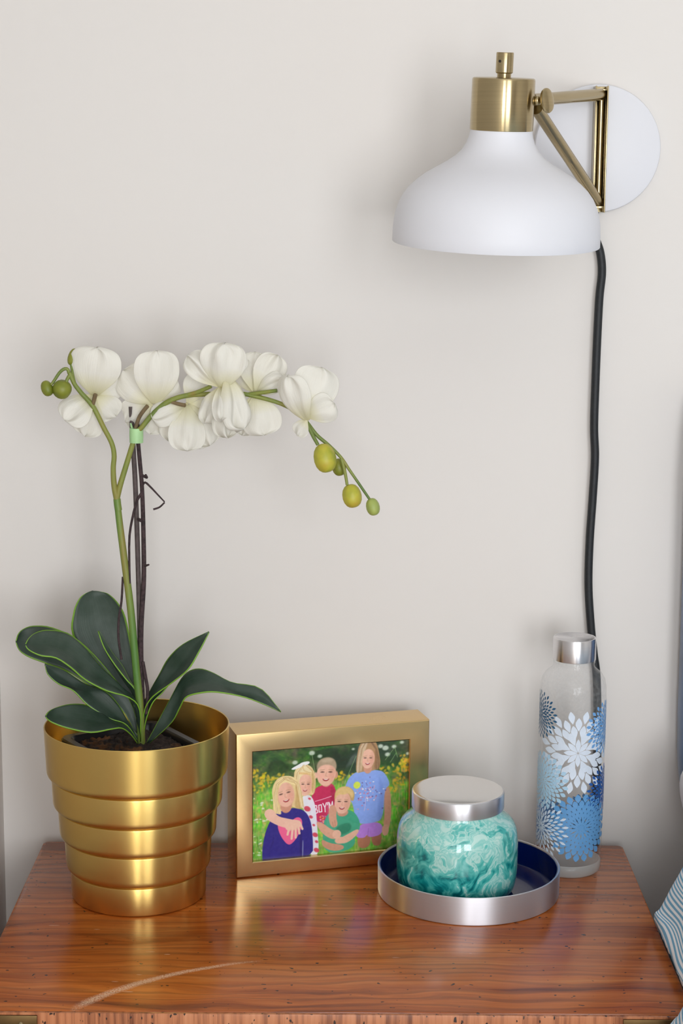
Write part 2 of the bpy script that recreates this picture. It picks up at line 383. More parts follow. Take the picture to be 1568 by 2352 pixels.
structure(box('baseboard_left', (XL, XL + .012, YF, YB - .012, 0, .10), 'trim_white', bev=.003))

# ------------------------------------------------------------------ nightstand
X0, X1, YN0, YN1 = -0.303, 0.2905, -0.4155, -0.0205
ns = thing('nightstand', NS, 'glossy reddish-brown wooden nightstand with brass corner plates and scratched top', 'nightstand')
def rounded_slab(x0, x1, y0, y1, z0, z1, r, eb):
    bm = bmesh.new(); pts = []
    for (cx, cy, a0) in ((x1 - r, y1 - r, 0), (x0 + r, y1 - r, 90), (x0 + r, y0 + r, 180), (x1 - r, y0 + r, 270)):
        for i in range(5): a = radians(a0 + i * 22.5); pts.append((cx + r * cos(a), cy + r * sin(a)))
    vb = [bm.verts.new((x, y, z0)) for x, y in pts]; f = bm.faces.new(vb[::-1])
    ex = bmesh.ops.extrude_face_region(bm, geom=[f]); top = [v for v in ex['geom'] if isinstance(v, bmesh.types.BMVert)]
    for v in top: v.co.z = z1
    bmesh.ops.recalc_face_normals(bm, faces=bm.faces[:])
    te = [e for e in bm.edges if all(abs(v.co.z - z1) < 1e-6 for v in e.verts)]
    bmesh.ops.bevel(bm, geom=te, offset=eb, segments=2, profile=.5, affect='EDGES')
    bm.verts.index_update(); vs = [v.co.copy() for v in bm.verts]; fs = [[v.index for v in q.verts] for q in bm.faces]; bm.free(); return vs, fs
vs, fs = rounded_slab(X0, X1, YN0 + .004, YN1, TZ - .022, TZ, .006, .0012); obj('top', vs, fs, 'wood_top', ns)
box('edge_band', (X0 + .001, X1 - .001, YN0, YN0 + .0038, TZ - .024, TZ - .0006), 'wood_front', ns, bev=.0006)
box('body', (X0 + .002, X1 - .002, YN0 + .006, YN1, .06, TZ - .0222), 'wood_top', ns)
for i, (za, zb) in enumerate(((.335, .585), (.075, .325))):
    d = box('drawer', (X0 + .03, X1 - .03, YN0 - .002, YN0 + .012, za, zb), 'wood_front', ns, bev=.002)
    for sx in (-.13, .13):
        zc = (za + zb) / 2
        obj('pull', *join_data(box_data(NS.x + sx - .045, NS.x + sx + .045, YN0 - .005, YN0 - .0022, zc - .022, zc + .022, .001),
            tube_data([(NS.x + sx - .03, YN0 - .006, zc), (NS.x + sx - .03, YN0 - .016, zc - .012), (NS.x + sx + .03, YN0 - .016, zc - .012), (NS.x + sx + .03, YN0 - .006, zc)], .0025, smoothp=False)), 'bracket_bronze', d)
for sx in (-1, 1):
    xe = X0 if sx < 0 else X1
    a, b = (xe - .0006, xe + .0585) if sx < 0 else (xe - .0585, xe + .0006)
    c, e = (xe - .0006, xe + .016) if sx < 0 else (xe - .016, xe + .0006)
    br = obj('corner_plate', *join_data(box_data(a, b, YN0 - .0022, YN0 - .0003, TZ - .018, TZ - .0022, .0004), box_data(c, e, YN0 - .0022, YN0 - .0003, TZ - .075, TZ - .018, .0004)), 'bracket_bronze', ns)
    for px_ in (.010, .045):
        xx = xe - sx * px_
        lathe('screw', [(0, .0008), (.0016, .0006), (.002, 0)], (xx, YN0 - .0022, TZ - .0095), 'lamp_brass', br, 12, axis=(0, -1, 0))
for fx in (X0 + .03, X1 - .03):
    for fy in (YN0 + .03, YN1 - .03):
        lathe('foot', [(.014, 0), (.018, .01), (.02, .06)], (fx, fy, 0), 'wood_front', ns, 20)

# ------------------------------------------------------------------ gold planter
PX, PY = -0.1905, -0.1548
pz = lambda z: z
tiers = [(.0634, .0640, 0.0), (.0682, .0692, .0286), (.0738, .0748, .0597), (.0795, .0803, .0891), (.0849, .0866, .1193)]
prof = [(0, .0), (.060, .0), (.0628, .0008), (.0636, .0022)]
for i, (ra, rb, z0) in enumerate(tiers):
    z1 = tiers[i + 1][2] if i + 1 < len(tiers) else .1664
    if i: prof += [(ra - .0034, z0 + .0001), (ra - .0020, z0 + .0008), (ra - .0008, z0 + .0024), (ra - .0002, z0 + .0042), (ra, z0 + .0062)]
    if i + 1 < len(tiers): prof += [(rb, z1 - .0032), (rb - .0002, z1 - .0018), (rb - .0010, z1 - .0009), (rb - .0016, z1 - .0007)]
    else: prof += [(rb, z1 - .0006), (rb - .0005, z1), (rb - .0012, z1 - .0004)]
inner = []
for i in range(len(tiers) - 1, -1, -1):
    ra, rb, z0 = tiers[i]; inner += [(ra - .0016, z0 + .006), ((tiers[i - 1][1] - .0014) if i else .06, z0 + (.0005 if i else .002))]
prof += inner + [(0, .002)]
gp = thing('planter', (PX, PY, TZ), 'shiny gold metal planter with stepped rings, holding the orchid', 'planter')
lathe('pot', prof, (PX, PY, TZ), 'gold_pot', gp, 128, sharp=30)

# ------------------------------------------------------------------ orchid
OY = PY
orc = thing('potted_orchid', (PX, PY, TZ + .003), 'artificial white orchid with dark green leaves in a black square container', 'orchid')
def sq_ring(h, z, rot, rc, n=6):
    out = []
    for q in range(4):
        for i in range(n + 1):
            a = radians(q * 90 + i * 90 / n)
            cx, cy = ((h - rc) * (1 if q in (0, 3) else -1), (h - rc) * (1 if q in (0, 1) else -1))
            x, y = cx + rc * cos(a), cy + rc * sin(a)
            out.append(Vector((PX - .004 + x * cos(rot) - y * sin(rot), PY - .004 + x * sin(rot) + y * cos(rot), TZ + z)))
    return out
def loft(rings, cap0=True, cap1=True):
    V, Fc = [], []; m = len(rings[0])
    for r in rings: V += r
    for i in range(len(rings) - 1):
        for j in range(m):
            q = (j + 1) % m; Fc.append([i * m + j, i * m + q, (i + 1) * m + q, (i + 1) * m + j])
    if cap0: Fc.append(list(range(m))[::-1])
    if cap1: Fc.append([(len(rings) - 1) * m + j for j in range(m)])
    return V, Fc
rot = radians(34); RZ = .1505
rings = [sq_ring(h, z, rot, rc) for h, z, rc in ((.036, .004, .008), (.0385, .02, .009), (.0475, RZ - .012, .010), (.0515, RZ - .011, .011), (.0522, RZ - .002, .011), (.0510, RZ, .011), (.0450, RZ, .009), (.0440, RZ - .002, .009), (.0425, RZ - .02, .009))]
vs, fs = loft(rings); obj('nursery_container', vs, fs, 'black_plastic', orc, sharp=40)
random.seed(4); G = 34; V = []
for i in range(G):
    for j in range(G):
        a, b = (i / (G - 1) * 2 - 1) * .0432, (j / (G - 1) * 2 - 1) * .0432
        V.append(Vector((PX - .004 + a * cos(rot) - b * sin(rot), PY - .004 + a * sin(rot) + b * cos(rot), TZ + RZ - .008 + random.uniform(-.0018, .0024) + .004 * (1 - (a * a + b * b) / .0037))))
obj('soil', V, [[i * G + j, i * G + j + 1, (i + 1) * G + j + 1, (i + 1) * G + j] for i in range(G - 1) for j in range(G - 1)], 'soil', orc, sharp=0)['kind'] = 'stuff'

def ribbon(name, ea, eb, mat, parent, ya, yb, dya=(0,), dyb=(0,), sag=.0, n=30, m=10, thick=.0010, hump=0.0):
    """leaf between its two margins; ya..yb: depth from foot to tip; dya, dyb: depth of each margin off the midrib"""
    def edge(e, dy):
        e = list(e); N = len(e) - 1; out = []
        d = lerp_list(list(dy) if len(dy) > 1 else [dy[0]] * 2, N)
        for i, (px, py) in enumerate(e):
            t = i / N; out.append(at(px, py, OY + ya * (1 - t) + yb * t + d[i]))
        return spline(out, n)
    A, B = edge(ea, dya), edge(eb, dyb); V, UV = [], []
    for i in range(n + 1):
        t = i / n; w = (B[i] - A[i]); tg = (A[min(i + 1, n)] + B[min(i + 1, n)] - A[max(i - 1, 0)] - B[max(i - 1, 0)])
        nn = w.cross(tg); nn = nn.normalized() if nn.length > 1e-9 else Vector((0, 0, 1))
        if nn.dot(CAM - A[i]) < 0: nn = -nn
        for j in range(m + 1):
            u = j / m
            V.append(A[i] + w * u - nn * (sag * w.length * (1 - abs(2 * u - 1) ** 1.3)) + nn * hump * sin(pi * u)); UV.append((u, t))
    Fc = [[i * (m + 1) + j, i * (m + 1) + j + 1, (i + 1) * (m + 1) + j + 1, (i + 1) * (m + 1) + j] for i in range(n) for j in range(m)]
    o = obj(name, V, Fc, mat, parent, uv=UV, sharp=0)
    s = o.modifiers.new('thickness', 'SOLIDIFY'); s.thickness = thick; s.offset = 0
    return o
foot = (322, 1706)
def leaf(ea, eb, ya, yb, da, db, sag=.12): return ribbon('leaf', ea, eb, 'leaf', orc, ya, yb, da, db, sag)
# margins listed from foot to tip, upper margin first
leaf([(325, 1700), (318, 1600), (306, 1508), (289, 1420), (272, 1386), (250, 1365), (232, 1359), (215, 1357)], [(319, 1700), (285, 1620), (215, 1540), (167, 1460), (168, 1410), (180, 1378), (196, 1363), (212, 1357)], .010, .050, (0, .012, .016, 0), (0, .0, .0, 0), .08)
leaf([(321, 1690), (300, 1612), (240, 1530), (180, 1470), (120, 1441), (78, 1437), (54, 1444), (42, 1456), (37, 1472)], [(319, 1700), (280, 1630), (225, 1590), (160, 1545), (110, 1526), (72, 1512), (52, 1501), (42, 1490), (37, 1476)], .004, .012, (0, .010, .016, 0), (0, .0, -.002, 0), .1)
leaf([(323, 1650), (289, 1588), (230, 1529), (197, 1487), (155, 1454), (108, 1447), (80, 1454), (66, 1466), (59, 1479)], [(323, 1704), (321, 1632), (298, 1603), (247, 1588), (197, 1563), (163, 1534), (129, 1512), (96, 1507), (76, 1499), (64, 1491), (59, 1483)], -.004, -.034, (0, .014, .020, .012, 0), (0, -.004, -.010, -.008, 0), .10)
leaf([(318, 1690), (293, 1656), (272, 1618), (243, 1588), (197, 1571), (146, 1538), (103, 1524)], [(318, 1704), (289, 1664), (250, 1650), (201, 1620), (167, 1586), (134, 1571), (110, 1550), (103, 1528)], -.002, -.010, (0, .010, .012, 0), (0, -.004, -.004, 0), .10)
leaf([(315, 1700), (290, 1668), (255, 1648), (239, 1639), (201, 1620), (163, 1617), (129, 1625), (113, 1633), (105, 1643)], [(317, 1710), (302, 1689), (281, 1673), (256, 1675), (209, 1683), (155, 1673), (122, 1661), (110, 1653), (105, 1647)], -.008, -.044, (0, .014, .018, .010, 0), (0, -.008, -.014, -.006, 0), .08)
leaf([(323, 1690), (322, 1640), (315, 1592), (298, 1563), (281, 1529), (256, 1496), (228, 1449)], [(321, 1692), (318, 1625), (311, 1585), (289, 1559), (260, 1521), (239, 1487), (225, 1450)], .004, .008, (0, .012, .012, 0), (0, -.006, -.006, 0), .2)
leaf([(325, 1700), (325, 1630), (344, 1588), (365, 1550), (386, 1512), (420, 1479), (479, 1450)], [(329, 1704), (330, 1640), (348, 1603), (394, 1569), (432, 1538), (458, 1496), (480, 1453)], .002, -.012, (0, .012, .014, 0), (0, -.006, -.012, 0), .14)
leaf([(336, 1706), (350, 1680), (390, 1606), (416, 1559), (437, 1540), (462, 1536), (491, 1546), (533, 1567), (597, 1580), (645, 1634)], [(344, 1707), (394, 1660), (412, 1628), (426, 1603), (455, 1593), (496, 1590), (559, 1601), (605, 1618), (645, 1636)], -.006, -.026, (0, .004, .018, .018, .008, 0), (0, -.004, -.012, -.010, -.004, 0), .10)
leaf([(326, 1704), (327, 1650), (338, 1618), (352, 1596), (386, 1572)], [(329, 1706), (334, 1660), (350, 1615), (372, 1592), (388, 1573)], .0, -.004, (0, .004, 0), (0, -.004, 0), .1)

PXM = 1.68 / FPX                                            # metres per pixel at the plant
def path(pts, y0, y1):
    n = len(pts) - 1; return [at(px, py, OY + y0 + (y1 - y0) * i / n) for i, (px, py) in enumerate(pts)]
st = tube('stem', path([(325, 1712), (321, 1620), (313, 1540), (300, 1400), (286, 1290), (275, 1205), (268, 1143)], 0, -.004), [9.5 * PXM, 9.2 * PXM, 8.6 * PXM, 8.2 * PXM, 7.6 * PXM], 'stem_main', orc, 40, 14)
tube('sleeve', path([(272, 1172), (270, 1160), (268.5, 1146)], -.004, -.004), 8.6 * PXM, 'stem_main', st, 6, 14)
ba = tube('branch', path([(269, 1150), (262, 1114), (260, 1076), (262, 1045), (256, 1017), (238, 982), (213, 933), (187, 903), (171, 882), (159, 856)], -.004, -.018), [7.4 * PXM, 6.2 * PXM, 5.6 * PXM, 5.6 * PXM, 5.2 * PXM, 4.4 * PXM], 'stem', orc, 50, 12)
bb = tube('branch', path([(268, 1146), (276, 1114), (289, 1071), (304, 1022), (312, 994), (325, 982), (348, 954), (376, 929), (406, 914), (440, 907), (486, 905), (530, 903), (572, 907), (642, 926), (690, 952), (706, 972), (728, 1000), (754, 1022), (783, 1051), (802, 1079), (824, 1111), (848, 1146)], -.004, -.022), [7 * PXM, 6.2 * PXM, 5.8 * PXM, 6 * PXM, 5.6 * PXM, 5 * PXM, 4.6 * PXM, 4.2 * PXM, 3.4 * PXM, 3 * PXM], 'stem', orc, 90, 12)
def twig(pts, r0, r1, mat, parent, y0=-.012, y1=-.014): return tube('flower_stalk' if mat != 'twig' else 'side_twig', path(pts, y0, y1), [r0 * PXM, r1 * PXM], mat, parent, 12, 8)
twig([(159, 858), (155, 848), (146, 848), (135, 858), (122, 878), (112, 888)], 4.2, 3.2, 'stem', ba, -.017, -.020)
twig([(160, 862), (154, 872), (152, 880)], 4.5, 3.5, 'stem', ba, -.018, -.019)
twig([(172, 884), (167, 862), (163, 835)], 4, 3, 'stem', ba, -.016, -.010)
twig([(213, 930), (216, 918), (219, 906)], 4.2, 5, 'stub_brown', ba, -.013, -.018)
twig([(311, 984), (318, 962), (326, 948), (339, 932)], 4.4, 4.6, 'stub_brown', bb, -.008, -.014)
twig([(392, 922), (410, 928), (425, 931)], 4.2, 4.6, 'stub_brown', bb, -.010, -.016)
twig([(432, 907), (455, 900), (485, 887)], 5, 4.4, 'stem', bb, -.012, -.018)
twig([(570, 906), (600, 902), (636, 897)], 4.8, 4.2, 'stem', bb, -.014, -.020)
twig([(705, 972), (718, 1000), (730, 1022)], 4.6, 4.0, 'stem', bb, -.0185, -.022)
twig([(784, 1053), (792, 1085), (797, 1114)], 4.0, 3.4, 'stem', bb, -.020, -.022)
tape = lathe('tape_wrap', [(.0056, -.0068), (.0062, -.0066), (.0064, 0), (.0062, .0066), (.0056, .0068)], at(313, 1000, OY - .005), 'tape_green', orc, 24)
tape.scale = (1, 1, 1)
tube('tape_tail', path([(305, 992), (300, 972)], -.006, -.006), [3.4 * PXM, 2.0 * PXM], 'tape_green', tape, 6, 6)
sk = tube('support_stick', path([(328, 1712), (322, 1500), (317, 1300), (311, 1120), (306, 1030), (301, 934)], .004, .002), [5.8 * PXM, 5.8 * PXM, 5.6 * PXM], 'bamboo_stick', orc, 30, 10)
tw = tube('dry_twig', path([(330, 1712), (323, 1480), (330, 1330), (329, 1210), (326, 1120), (321, 1060), (317, 1015), (315, 975)], .002, -.002), [6.6 * PXM, 6 * PXM, 5.2 * PXM, 4.8 * PXM, 4.8 * PXM, 5 * PXM], 'twig', orc, 40, 10)
for pts, a, b in (([(326, 1116), (333, 1108), (345, 1118), (362, 1136), (378, 1153)], 3, 1.6), ([(378, 1154), (366, 1165), (352, 1170)], 2, 2.4), ([(325, 1132), (314, 1152), (304, 1190), (297, 1235), (297, 1300), (298, 1340)], 3, 2.6),
                  ([(282, 1325), (279, 1380), (273, 1420), (272, 1465), (279, 1515)], 2.6, 3), ([(327, 1092), (337, 1097), (334, 1090)], 3.4, 2.4), ([(332, 1300), (342, 1297)], 3, 2), ([(326, 1196), (317, 1193)], 4, 4), ([(328, 1520), (335, 1560), (339, 1590), (336, 1640)], 4, 4)):
    twig(pts, a, b, 'twig', tw, -.001, -.004)

def bud(px, py, w, h, ang, dy, mat, parent):
    c = at(px, py, OY + dy); a = radians(ang)
    ax = (RT * sin(a) + UP * -cos(a))                       # tip direction, 0 = straight down
    L, R = h / 2 * PXM, w / 2 * PXM
    pr = [(0, -L)] + [(R * sin(pi * t) ** .8 * (1 + .10 * (t - .5)), -L * cos(pi * t)) for t in (.08, .18, .3, .42, .54, .66, .78, .88, .95)] + [(0, L)]
    vs, fs = lathe_data(pr, c, 20, ax)
    g = []
    for v in vs:                                            # shallow seams between the folded sepals
        d = v - c; h_ = d - ax * d.dot(ax); th = atan2(h_.dot(FW), h_.dot(ax.cross(FW))) if h_.length > 1e-7 else 0
        g.append(c + ax * d.dot(ax) + h_ * (1 - .10 * max(0, cos(3 * th + 1.2)) ** 6))
    return obj('bud', g, fs, mat, parent, sharp=0)
bud(108, 892, 27, 36, 20, -.020, 'bud_dark', ba); bud(142, 894, 44, 42, 60, -.019, 'bud_dark', ba); bud(168, 820, 24, 40, 160, -.008, 'bud_dark', ba)
bud(746, 1052, 51, 66, 12, -.024, 'bud_yellow', bb); bud(778, 1073, 32, 40, 14, -.010, 'bud_dark', bb); bud(808, 1139, 44, 54, 12, -.022, 'bud_yellow', bb); bud(856, 1164, 31, 40, 14, -.022, 'bud_green', bb)

rnd = random.Random(11)
def petal(parent, b, t, w, dyb, dyt, nrm=(0, -1, .15), cup=.18, ruff=.05, name='petal'):
    ruff = ruff * 1.7
    B, Tt = at(b[0], b[1], OY + dyb), at(t[0], t[1], OY + dyt)
    ax = Tt - B; L = ax.length; n0 = Vector(nrm).normalized(); sd = n0.cross(ax).normalized(); n0 = ax.cross(sd).normalized()
    if n0.dot(Vector(nrm)) < 0: n0 = -n0
    W = w * PXM / 2; nu, nv = 18, 16; V, UV = [], []; p1, p2, p3 = [rnd.uniform(0, 6.28) for _ in range(3)]
    for i in range(nu + 1):
        u = i / nu
        prof_ = (.16 + .84 * sin(min(u / .62, 1) * pi / 2) ** 1.2) if u < .62 else max(0, 1 - ((u - .62) / .38) ** 2.8) ** .55
        for j in range(nv + 1):
            v = j / nv * 2 - 1
            rf = ruff * L * u * (sin(5.2 * v + p1 + 2 * u) * .5 + sin(3 * u * pi + p2 + 2.2 * v) * .35 * abs(v) + sin(9 * v + p3) * .22 * u + sin(14 * v + 5 * u + p2) * .13 + sin(6 * v - 8 * u + p3) * .22 * u)
            V.append(B + ax * (u * (1 + .05 * abs(v) * u * prof_)) + sd * (W * prof_ * v) + n0 * (cup * L * (4 * u * (1 - u) * .55 - .42 * v * v * prof_ * min(1, u * 2)) + rf)); UV.append(((v + 1) / 2, u))
    m_ = nv + 1
    o = obj(name, V, [[i * m_ + j, i * m_ + j + 1, (i + 1) * m_ + j + 1, (i + 1) * m_ + j] for i in range(nu) for j in range(nv)], 'petal', parent, uv=UV, sharp=0)
    s = o.modifiers.new('thickness', 'SOLIDIFY'); s.thickness = .0005; s.offset = 0
    ss = o.modifiers.new('smooth', 'SUBSURF'); ss.levels = 1; ss.render_levels = 1
    return o
def flower(c, dy, petals):
    cc = at(c[0], c[1], OY + dy + .004)
    f = lathe('flower', [(0, -.002), (.0016, -.0014), (.0022, 0), (.0016, .0016), (0, .002)], cc, 'petal', orc, 16, axis=(0, -1, .2), uv=[(.5, .02)] * (16 * 3 + 2))
    for (b, t, w, d, nrm, cup, ruff) in petals: petal(f, b, t, w, dy, dy + d, nrm, cup, ruff)
    return f
FR = (0, -1, .1); UPN = (0, -.7, .7); LFT = (-.6, -.8, 0); RGT = (.6, -.8, 0); DN = (0, -.9, -.35)
flower((217, 906), -.006, [((217, 908), (222, 797), 122, -.012, (-.15, -1, .2), .22, .04), ((214, 910), (148, 966), 84, -.010, (-.4, -.9, .1), .16, .07), ((216, 912), (196, 1001), 76, .006, FR, .14, .06), ((221, 908), (276, 872), 70, .014, RGT, .12, .05), ((222, 910), (266, 956), 64, .010, (.3, -.9, 0), .14, .06)])
flower((358, 926), -.006, [((357, 928), (360, 806), 104, -.016, (.2, -1, .15), .22, .04), ((354, 926), (284, 850), 96, .010, (-.3, -.9, .2), .14, .05), ((352, 930), (288, 968), 84, .012, FR, .12, .06), ((358, 930), (345, 996), 62, .008, FR, .12, .06), ((362, 926), (405, 872), 60, .012, RGT, .12, .05)])
flower((428, 930), -.008, [((424, 930), (349, 962), 62, -.004, (-.2, -.9, .3), .16, .07), ((427, 930), (386, 1012), 70, .006, FR, .14, .06), ((428, 930), (430, 1036), 86, -.010, (0, -1, -.1), .18, .06), ((432, 930), (482, 1024), 82, -.002, (.2, -1, -.1), .16, .07), ((432, 926), (462, 862), 62, .014, FR, .12, .05), ((434, 932), (505, 950), 66, .006, FR, .14, .06)])
flower((508, 890), -.030, [((512, 892), (514, 789), 106, -.012, (-.1, -1, .35), .26, .10), ((504, 886), (431, 815), 62, .006, (-.4, -.8, .3), .22, .13), ((522, 868), (560, 812), 50, .012, RGT, .16, .08), ((518, 862), (552, 990), 78, -.010, (.55, -.8, .1), .26, .11), ((505, 888), (508, 966), 40, -.018, (.1, -1, .1), .3, .10), ((503, 892), (474, 972), 60, .006, (-.5, -.8, 0), .18, .10), ((508, 900), (522, 1006), 62, .000, (.2, -.9, 0), .2, .13)])
flower((586, 902), -.010, [((588, 904), (638, 815), 76, .002, (.3, -.9, .2), .18, .07), ((586, 902), (586, 808), 76, .010, FR, .14, .06), ((590, 902), (650, 868), 48, -.008, (.5, -.8, .2), .16, .08), ((588, 904), (608, 1000), 92, -.004, (.1, -1, -.1), .20, .06), ((584, 906), (556, 1000), 60, .006, FR, .14, .08), ((582, 900), (548, 832), 60, .014, LFT, .12, .06)])
flower((703, 955), -.030, [((706, 966), (660, 862), 80, -.012, (-.5, -.9, .1), .24, .05), ((702, 956), (738, 843), 108, .002, (.25, -1, .1), .24, .04), ((704, 956), (768, 926), 74, -.004, (.4, -.9, 0), .18, .05), ((704, 962), (682, 1000), 40, .004, (-.4, -.9, -.1), .12, .08)])

# ------------------------------------------------------------------ picture frame
FA = radians(16.0); FW_, FH, FD = .196, .1455, .038
FB = Vector((-.0998, -.1197, TZ))                           # front left foot
fx, fy = Vector((cos(FA), sin(FA), 0)), Vector((-sin(FA), cos(FA), 0))
def fp(u, d, h): return FB + fx * u + fy * d + Vector((0, 0, h))
pf = thing('picture_frame', FB, 'brushed gold box frame with a photo of five children in a meadow', 'picture frame')
OL, OR_, OB, OT = .0168, FW_ - .0205, .0150, FH - .0190     # opening
def ring_frame():
    e = .0011
    def loop(u0, u1, h0, h1, d): return [fp(u0, d, h0), fp(u1, d, h0), fp(u1, d, h1), fp(u0, d, h1)]
    e = .0016
    L = [loop(0, FW_, 0, FH, FD)] + [loop(e * (1 - cos(q)), FW_ - e * (1 - cos(q)), e * (1 - cos(q)), FH - e * (1 - cos(q)), e * (1 - sin(q))) for q in (0, pi / 8, pi / 4, 3 * pi / 8, pi / 2)] + [loop(OL - .0008, OR_ + .0008, OB - .0008, OT + .0008, 0), loop(OL, OR_, OB, OT, .0008), loop(OL, OR_, OB, OT, .006)]
    V = sum(L, []); Fc = []
    for i in range(len(L) - 1):
        for j in range(4): q = (j + 1) % 4; Fc.append([i * 4 + j, i * 4 + q, (i + 1) * 4 + q, (i + 1) * 4 + j])
    Fc.append([3, 2, 1, 0]); return V, Fc
vs, fs = ring_frame(); obj('frame', vs, fs, 'frame_brass', pf, sharp=20)
obj('glass_pane', *[([fp(OL, .0036, OB), fp(OR_, .0036, OB), fp(OR_, .0036, OT), fp(OL, .0036, OT), fp(OL, .0046, OB), fp(OR_, .0046, OB), fp(OR_, .0046, OT), fp(OL, .0046, OT)]), [[0, 1, 2, 3], [7, 6, 5, 4], [0, 4, 5, 1], [1, 5, 6, 2], [2, 6, 7, 3], [3, 7, 4, 0]]], 'pane', pf, smooth=False)

def paint_print(NX, NYY):
    """the snapshot: sRGB values on a grid; shapes are given in the units of a 1090 x 755 print, y down"""
    X, Y = np.meshgrid((np.arange(NX) + .5) / NX * 1090, (np.arange(NYY) + .5) / NYY * 755)
    rs = np.random.RandomState(3)
    def vnoise(sx, sy, seed):
        r = np.random.RandomState(seed); gw, gh = int(1090 / sx) + 3, int(755 / sy) + 3; g = r.rand(gh, gw)
        fx_, fy_ = X / sx, Y / sy; ix, iy = fx_.astype(int), fy_.astype(int); a, b = fx_ - ix, fy_ - iy; a, b = a * a * (3 - 2 * a), b * b * (3 - 2 * b)
        return (g[iy, ix] * (1 - a) + g[iy, ix + 1] * a) * (1 - b) + (g[iy + 1, ix] * (1 - a) + g[iy + 1, ix + 1] * a) * b
    I = np.zeros((NYY, NX, 3))
    def blend(mask, col): I[:] = I * (1 - mask[..., None]) + np.array(col, float) * mask[..., None]
    sm = lambda d, w: np.clip(.5 - d / w, 0, 1)
    fig = [False]; ty = lambda y: 26 + y * (1 - 26 / 700) if fig[0] else y
    def ell(cx, cy, rx, ry, col, ang=0, soft=6, op=1.0):
        cy = ty(cy); c, s = cos(radians(ang)), sin(radians(ang)); dx, dy = X - cx, Y - cy; a, b = dx * c + dy * s, -dx * s + dy * c
        d = (np.sqrt((a / rx) ** 2 + (b / ry) ** 2) - 1) * min(rx, ry); blend(sm(d, soft) * op, col)
    def poly(pts, col, soft=5, op=1.0, rnd_=True):
        P = np.array([(a_, ty(b_)) for a_, b_ in pts], float)
        if rnd_:
            for _ in range(2):
                Q = np.roll(P, -1, 0); P = np.stack([P * .75 + Q * .25, P * .25 + Q * .75], 1).reshape(-1, 2)
        ins = np.zeros_like(X, bool); D = np.full_like(X, 1e9); n = len(P)
        for i in range(n):
            (x0, y0), (x1, y1) = P[i], P[(i + 1) % n]
            if abs(y1 - y0) > 1e-9:
                cr = ((y0 > Y) != (y1 > Y)) & (X < (x1 - x0) * (Y - y0) / (y1 - y0) + x0); ins ^= cr
            ex, ey = x1 - x0, y1 - y0; t = np.clip(((X - x0) * ex + (Y - y0) * ey) / (ex * ex + ey * ey + 1e-9), 0, 1)
            D = np.minimum(D, np.hypot(X - x0 - t * ex, Y - y0 - t * ey))
        blend(sm(np.where(ins, -D, D), soft) * op, col)
    def line(pts, w, col, soft=4, op=1.0):
        D = np.full_like(X, 1e9); pts = [(a_, ty(b_)) for a_, b_ in pts]
        for (x0, y0), (x1, y1) in zip(pts, pts[1:]):
            ex, ey = x1 - x0, y1 - y0; t = np.clip(((X - x0) * ex + (Y - y0) * ey) / (ex * ex + ey * ey + 1e-9), 0, 1); D = np.minimum(D, np.hypot(X - x0 - t * ex, Y - y0 - t * ey))
        blend(sm(D - w / 2, soft) * op, col)
    # meadow
    n1, n2, n3 = vnoise(90, 70, 1), vnoise(30, 26, 2), vnoise(9, 30, 5); n4 = vnoise(14, 12, 6)
    v = Y / 755
    dark = np.stack([34 + 52 * n2 + 20 * n4, 66 + 74 * n1 + 24 * n4, 28 + 40 * n2], -1); lite = np.stack([96 + 90 * n3 * n4 + 30 * n3, 160 + 56 * n2, 44 + 60 * n3], -1)
    t = np.clip((v - .22 + (n1 - .5) * .3) / .2, 0, 1)[..., None]; I[:] = dark * (1 - t) + lite * t
    low = np.clip((v - .72) / .28, 0, 1)[..., None]; I[:] = I * (1 - .35 * low) + np.stack([50 + 50 * n3, 96 + 50 * n3, 30 + 30 * n3], -1) * .35 * low
    blend(sm(.5 - n1, .2) * sm(v - .30, .2) * .7, (24, 44, 26)); ell(640, 130, 170, 90, (24, 46, 30), 0, 90, .8); ell(900, 70, 150, 70, (52, 66, 58), 0, 90, .7)
    for cx, cy, rx, ry in ((60, 175, 62, 40), (30, 250, 60, 40), (150, 200, 70, 34), (80, 230, 90, 50), (980, 200, 90, 34), (1060, 210, 60, 44), (1040, 300, 60, 30), (960, 360, 44, 24), (600, 220, 44, 30), (700, 240, 30, 30), (1070, 140, 40, 24)):
        for _ in range(16): ell(cx + rs.uniform(-rx, rx), cy + rs.uniform(-ry, ry), rs.uniform(6, 15), rs.uniform(5, 11), (218 + rs.randint(-20, 20), 186 + rs.randint(-30, 20), 44 + rs.randint(-20, 30)), rs.uniform(0, 180), 8, .75)
    for _ in range(46): ell(rs.uniform(0, 330), rs.uniform(300, 740), rs.uniform(4, 13), rs.uniform(3, 8), (232, 236, 226), rs.uniform(-20, 20), 6, .8)
    for cx, cy, r in ((300, 110, 18), (415, 55, 20), (470, 80, 16), (925, 60, 22), (985, 55, 16), (940, 105, 18), (890, 45, 18), (1040, 30, 14), (1085, 110, 14), (700, 50, 10)): ell(cx, cy, r, r * .75, (206, 216, 200), 0, 10, .9)
    for a, b in (((415, 60), (440, 200)), ((720, 100), (640, 280)), ((925, 140), (990, 60)), ((990, 60), (1010, 130)), ((1000, 100), (960, 160))): line([a, b], 4, (150, 186, 120), 4, .7)
    for _ in range(170):
        bx_, by_ = rs.uniform(0, 1090), rs.uniform(240, 760); c_ = [(150, 200, 84), (70, 128, 40), (188, 214, 120), (54, 104, 34)][rs.randint(4)]
        line([(bx_, by_), (bx_ + rs.uniform(-16, 16), by_ - rs.uniform(24, 70))], rs.uniform(2, 4), c_, 4, .65)
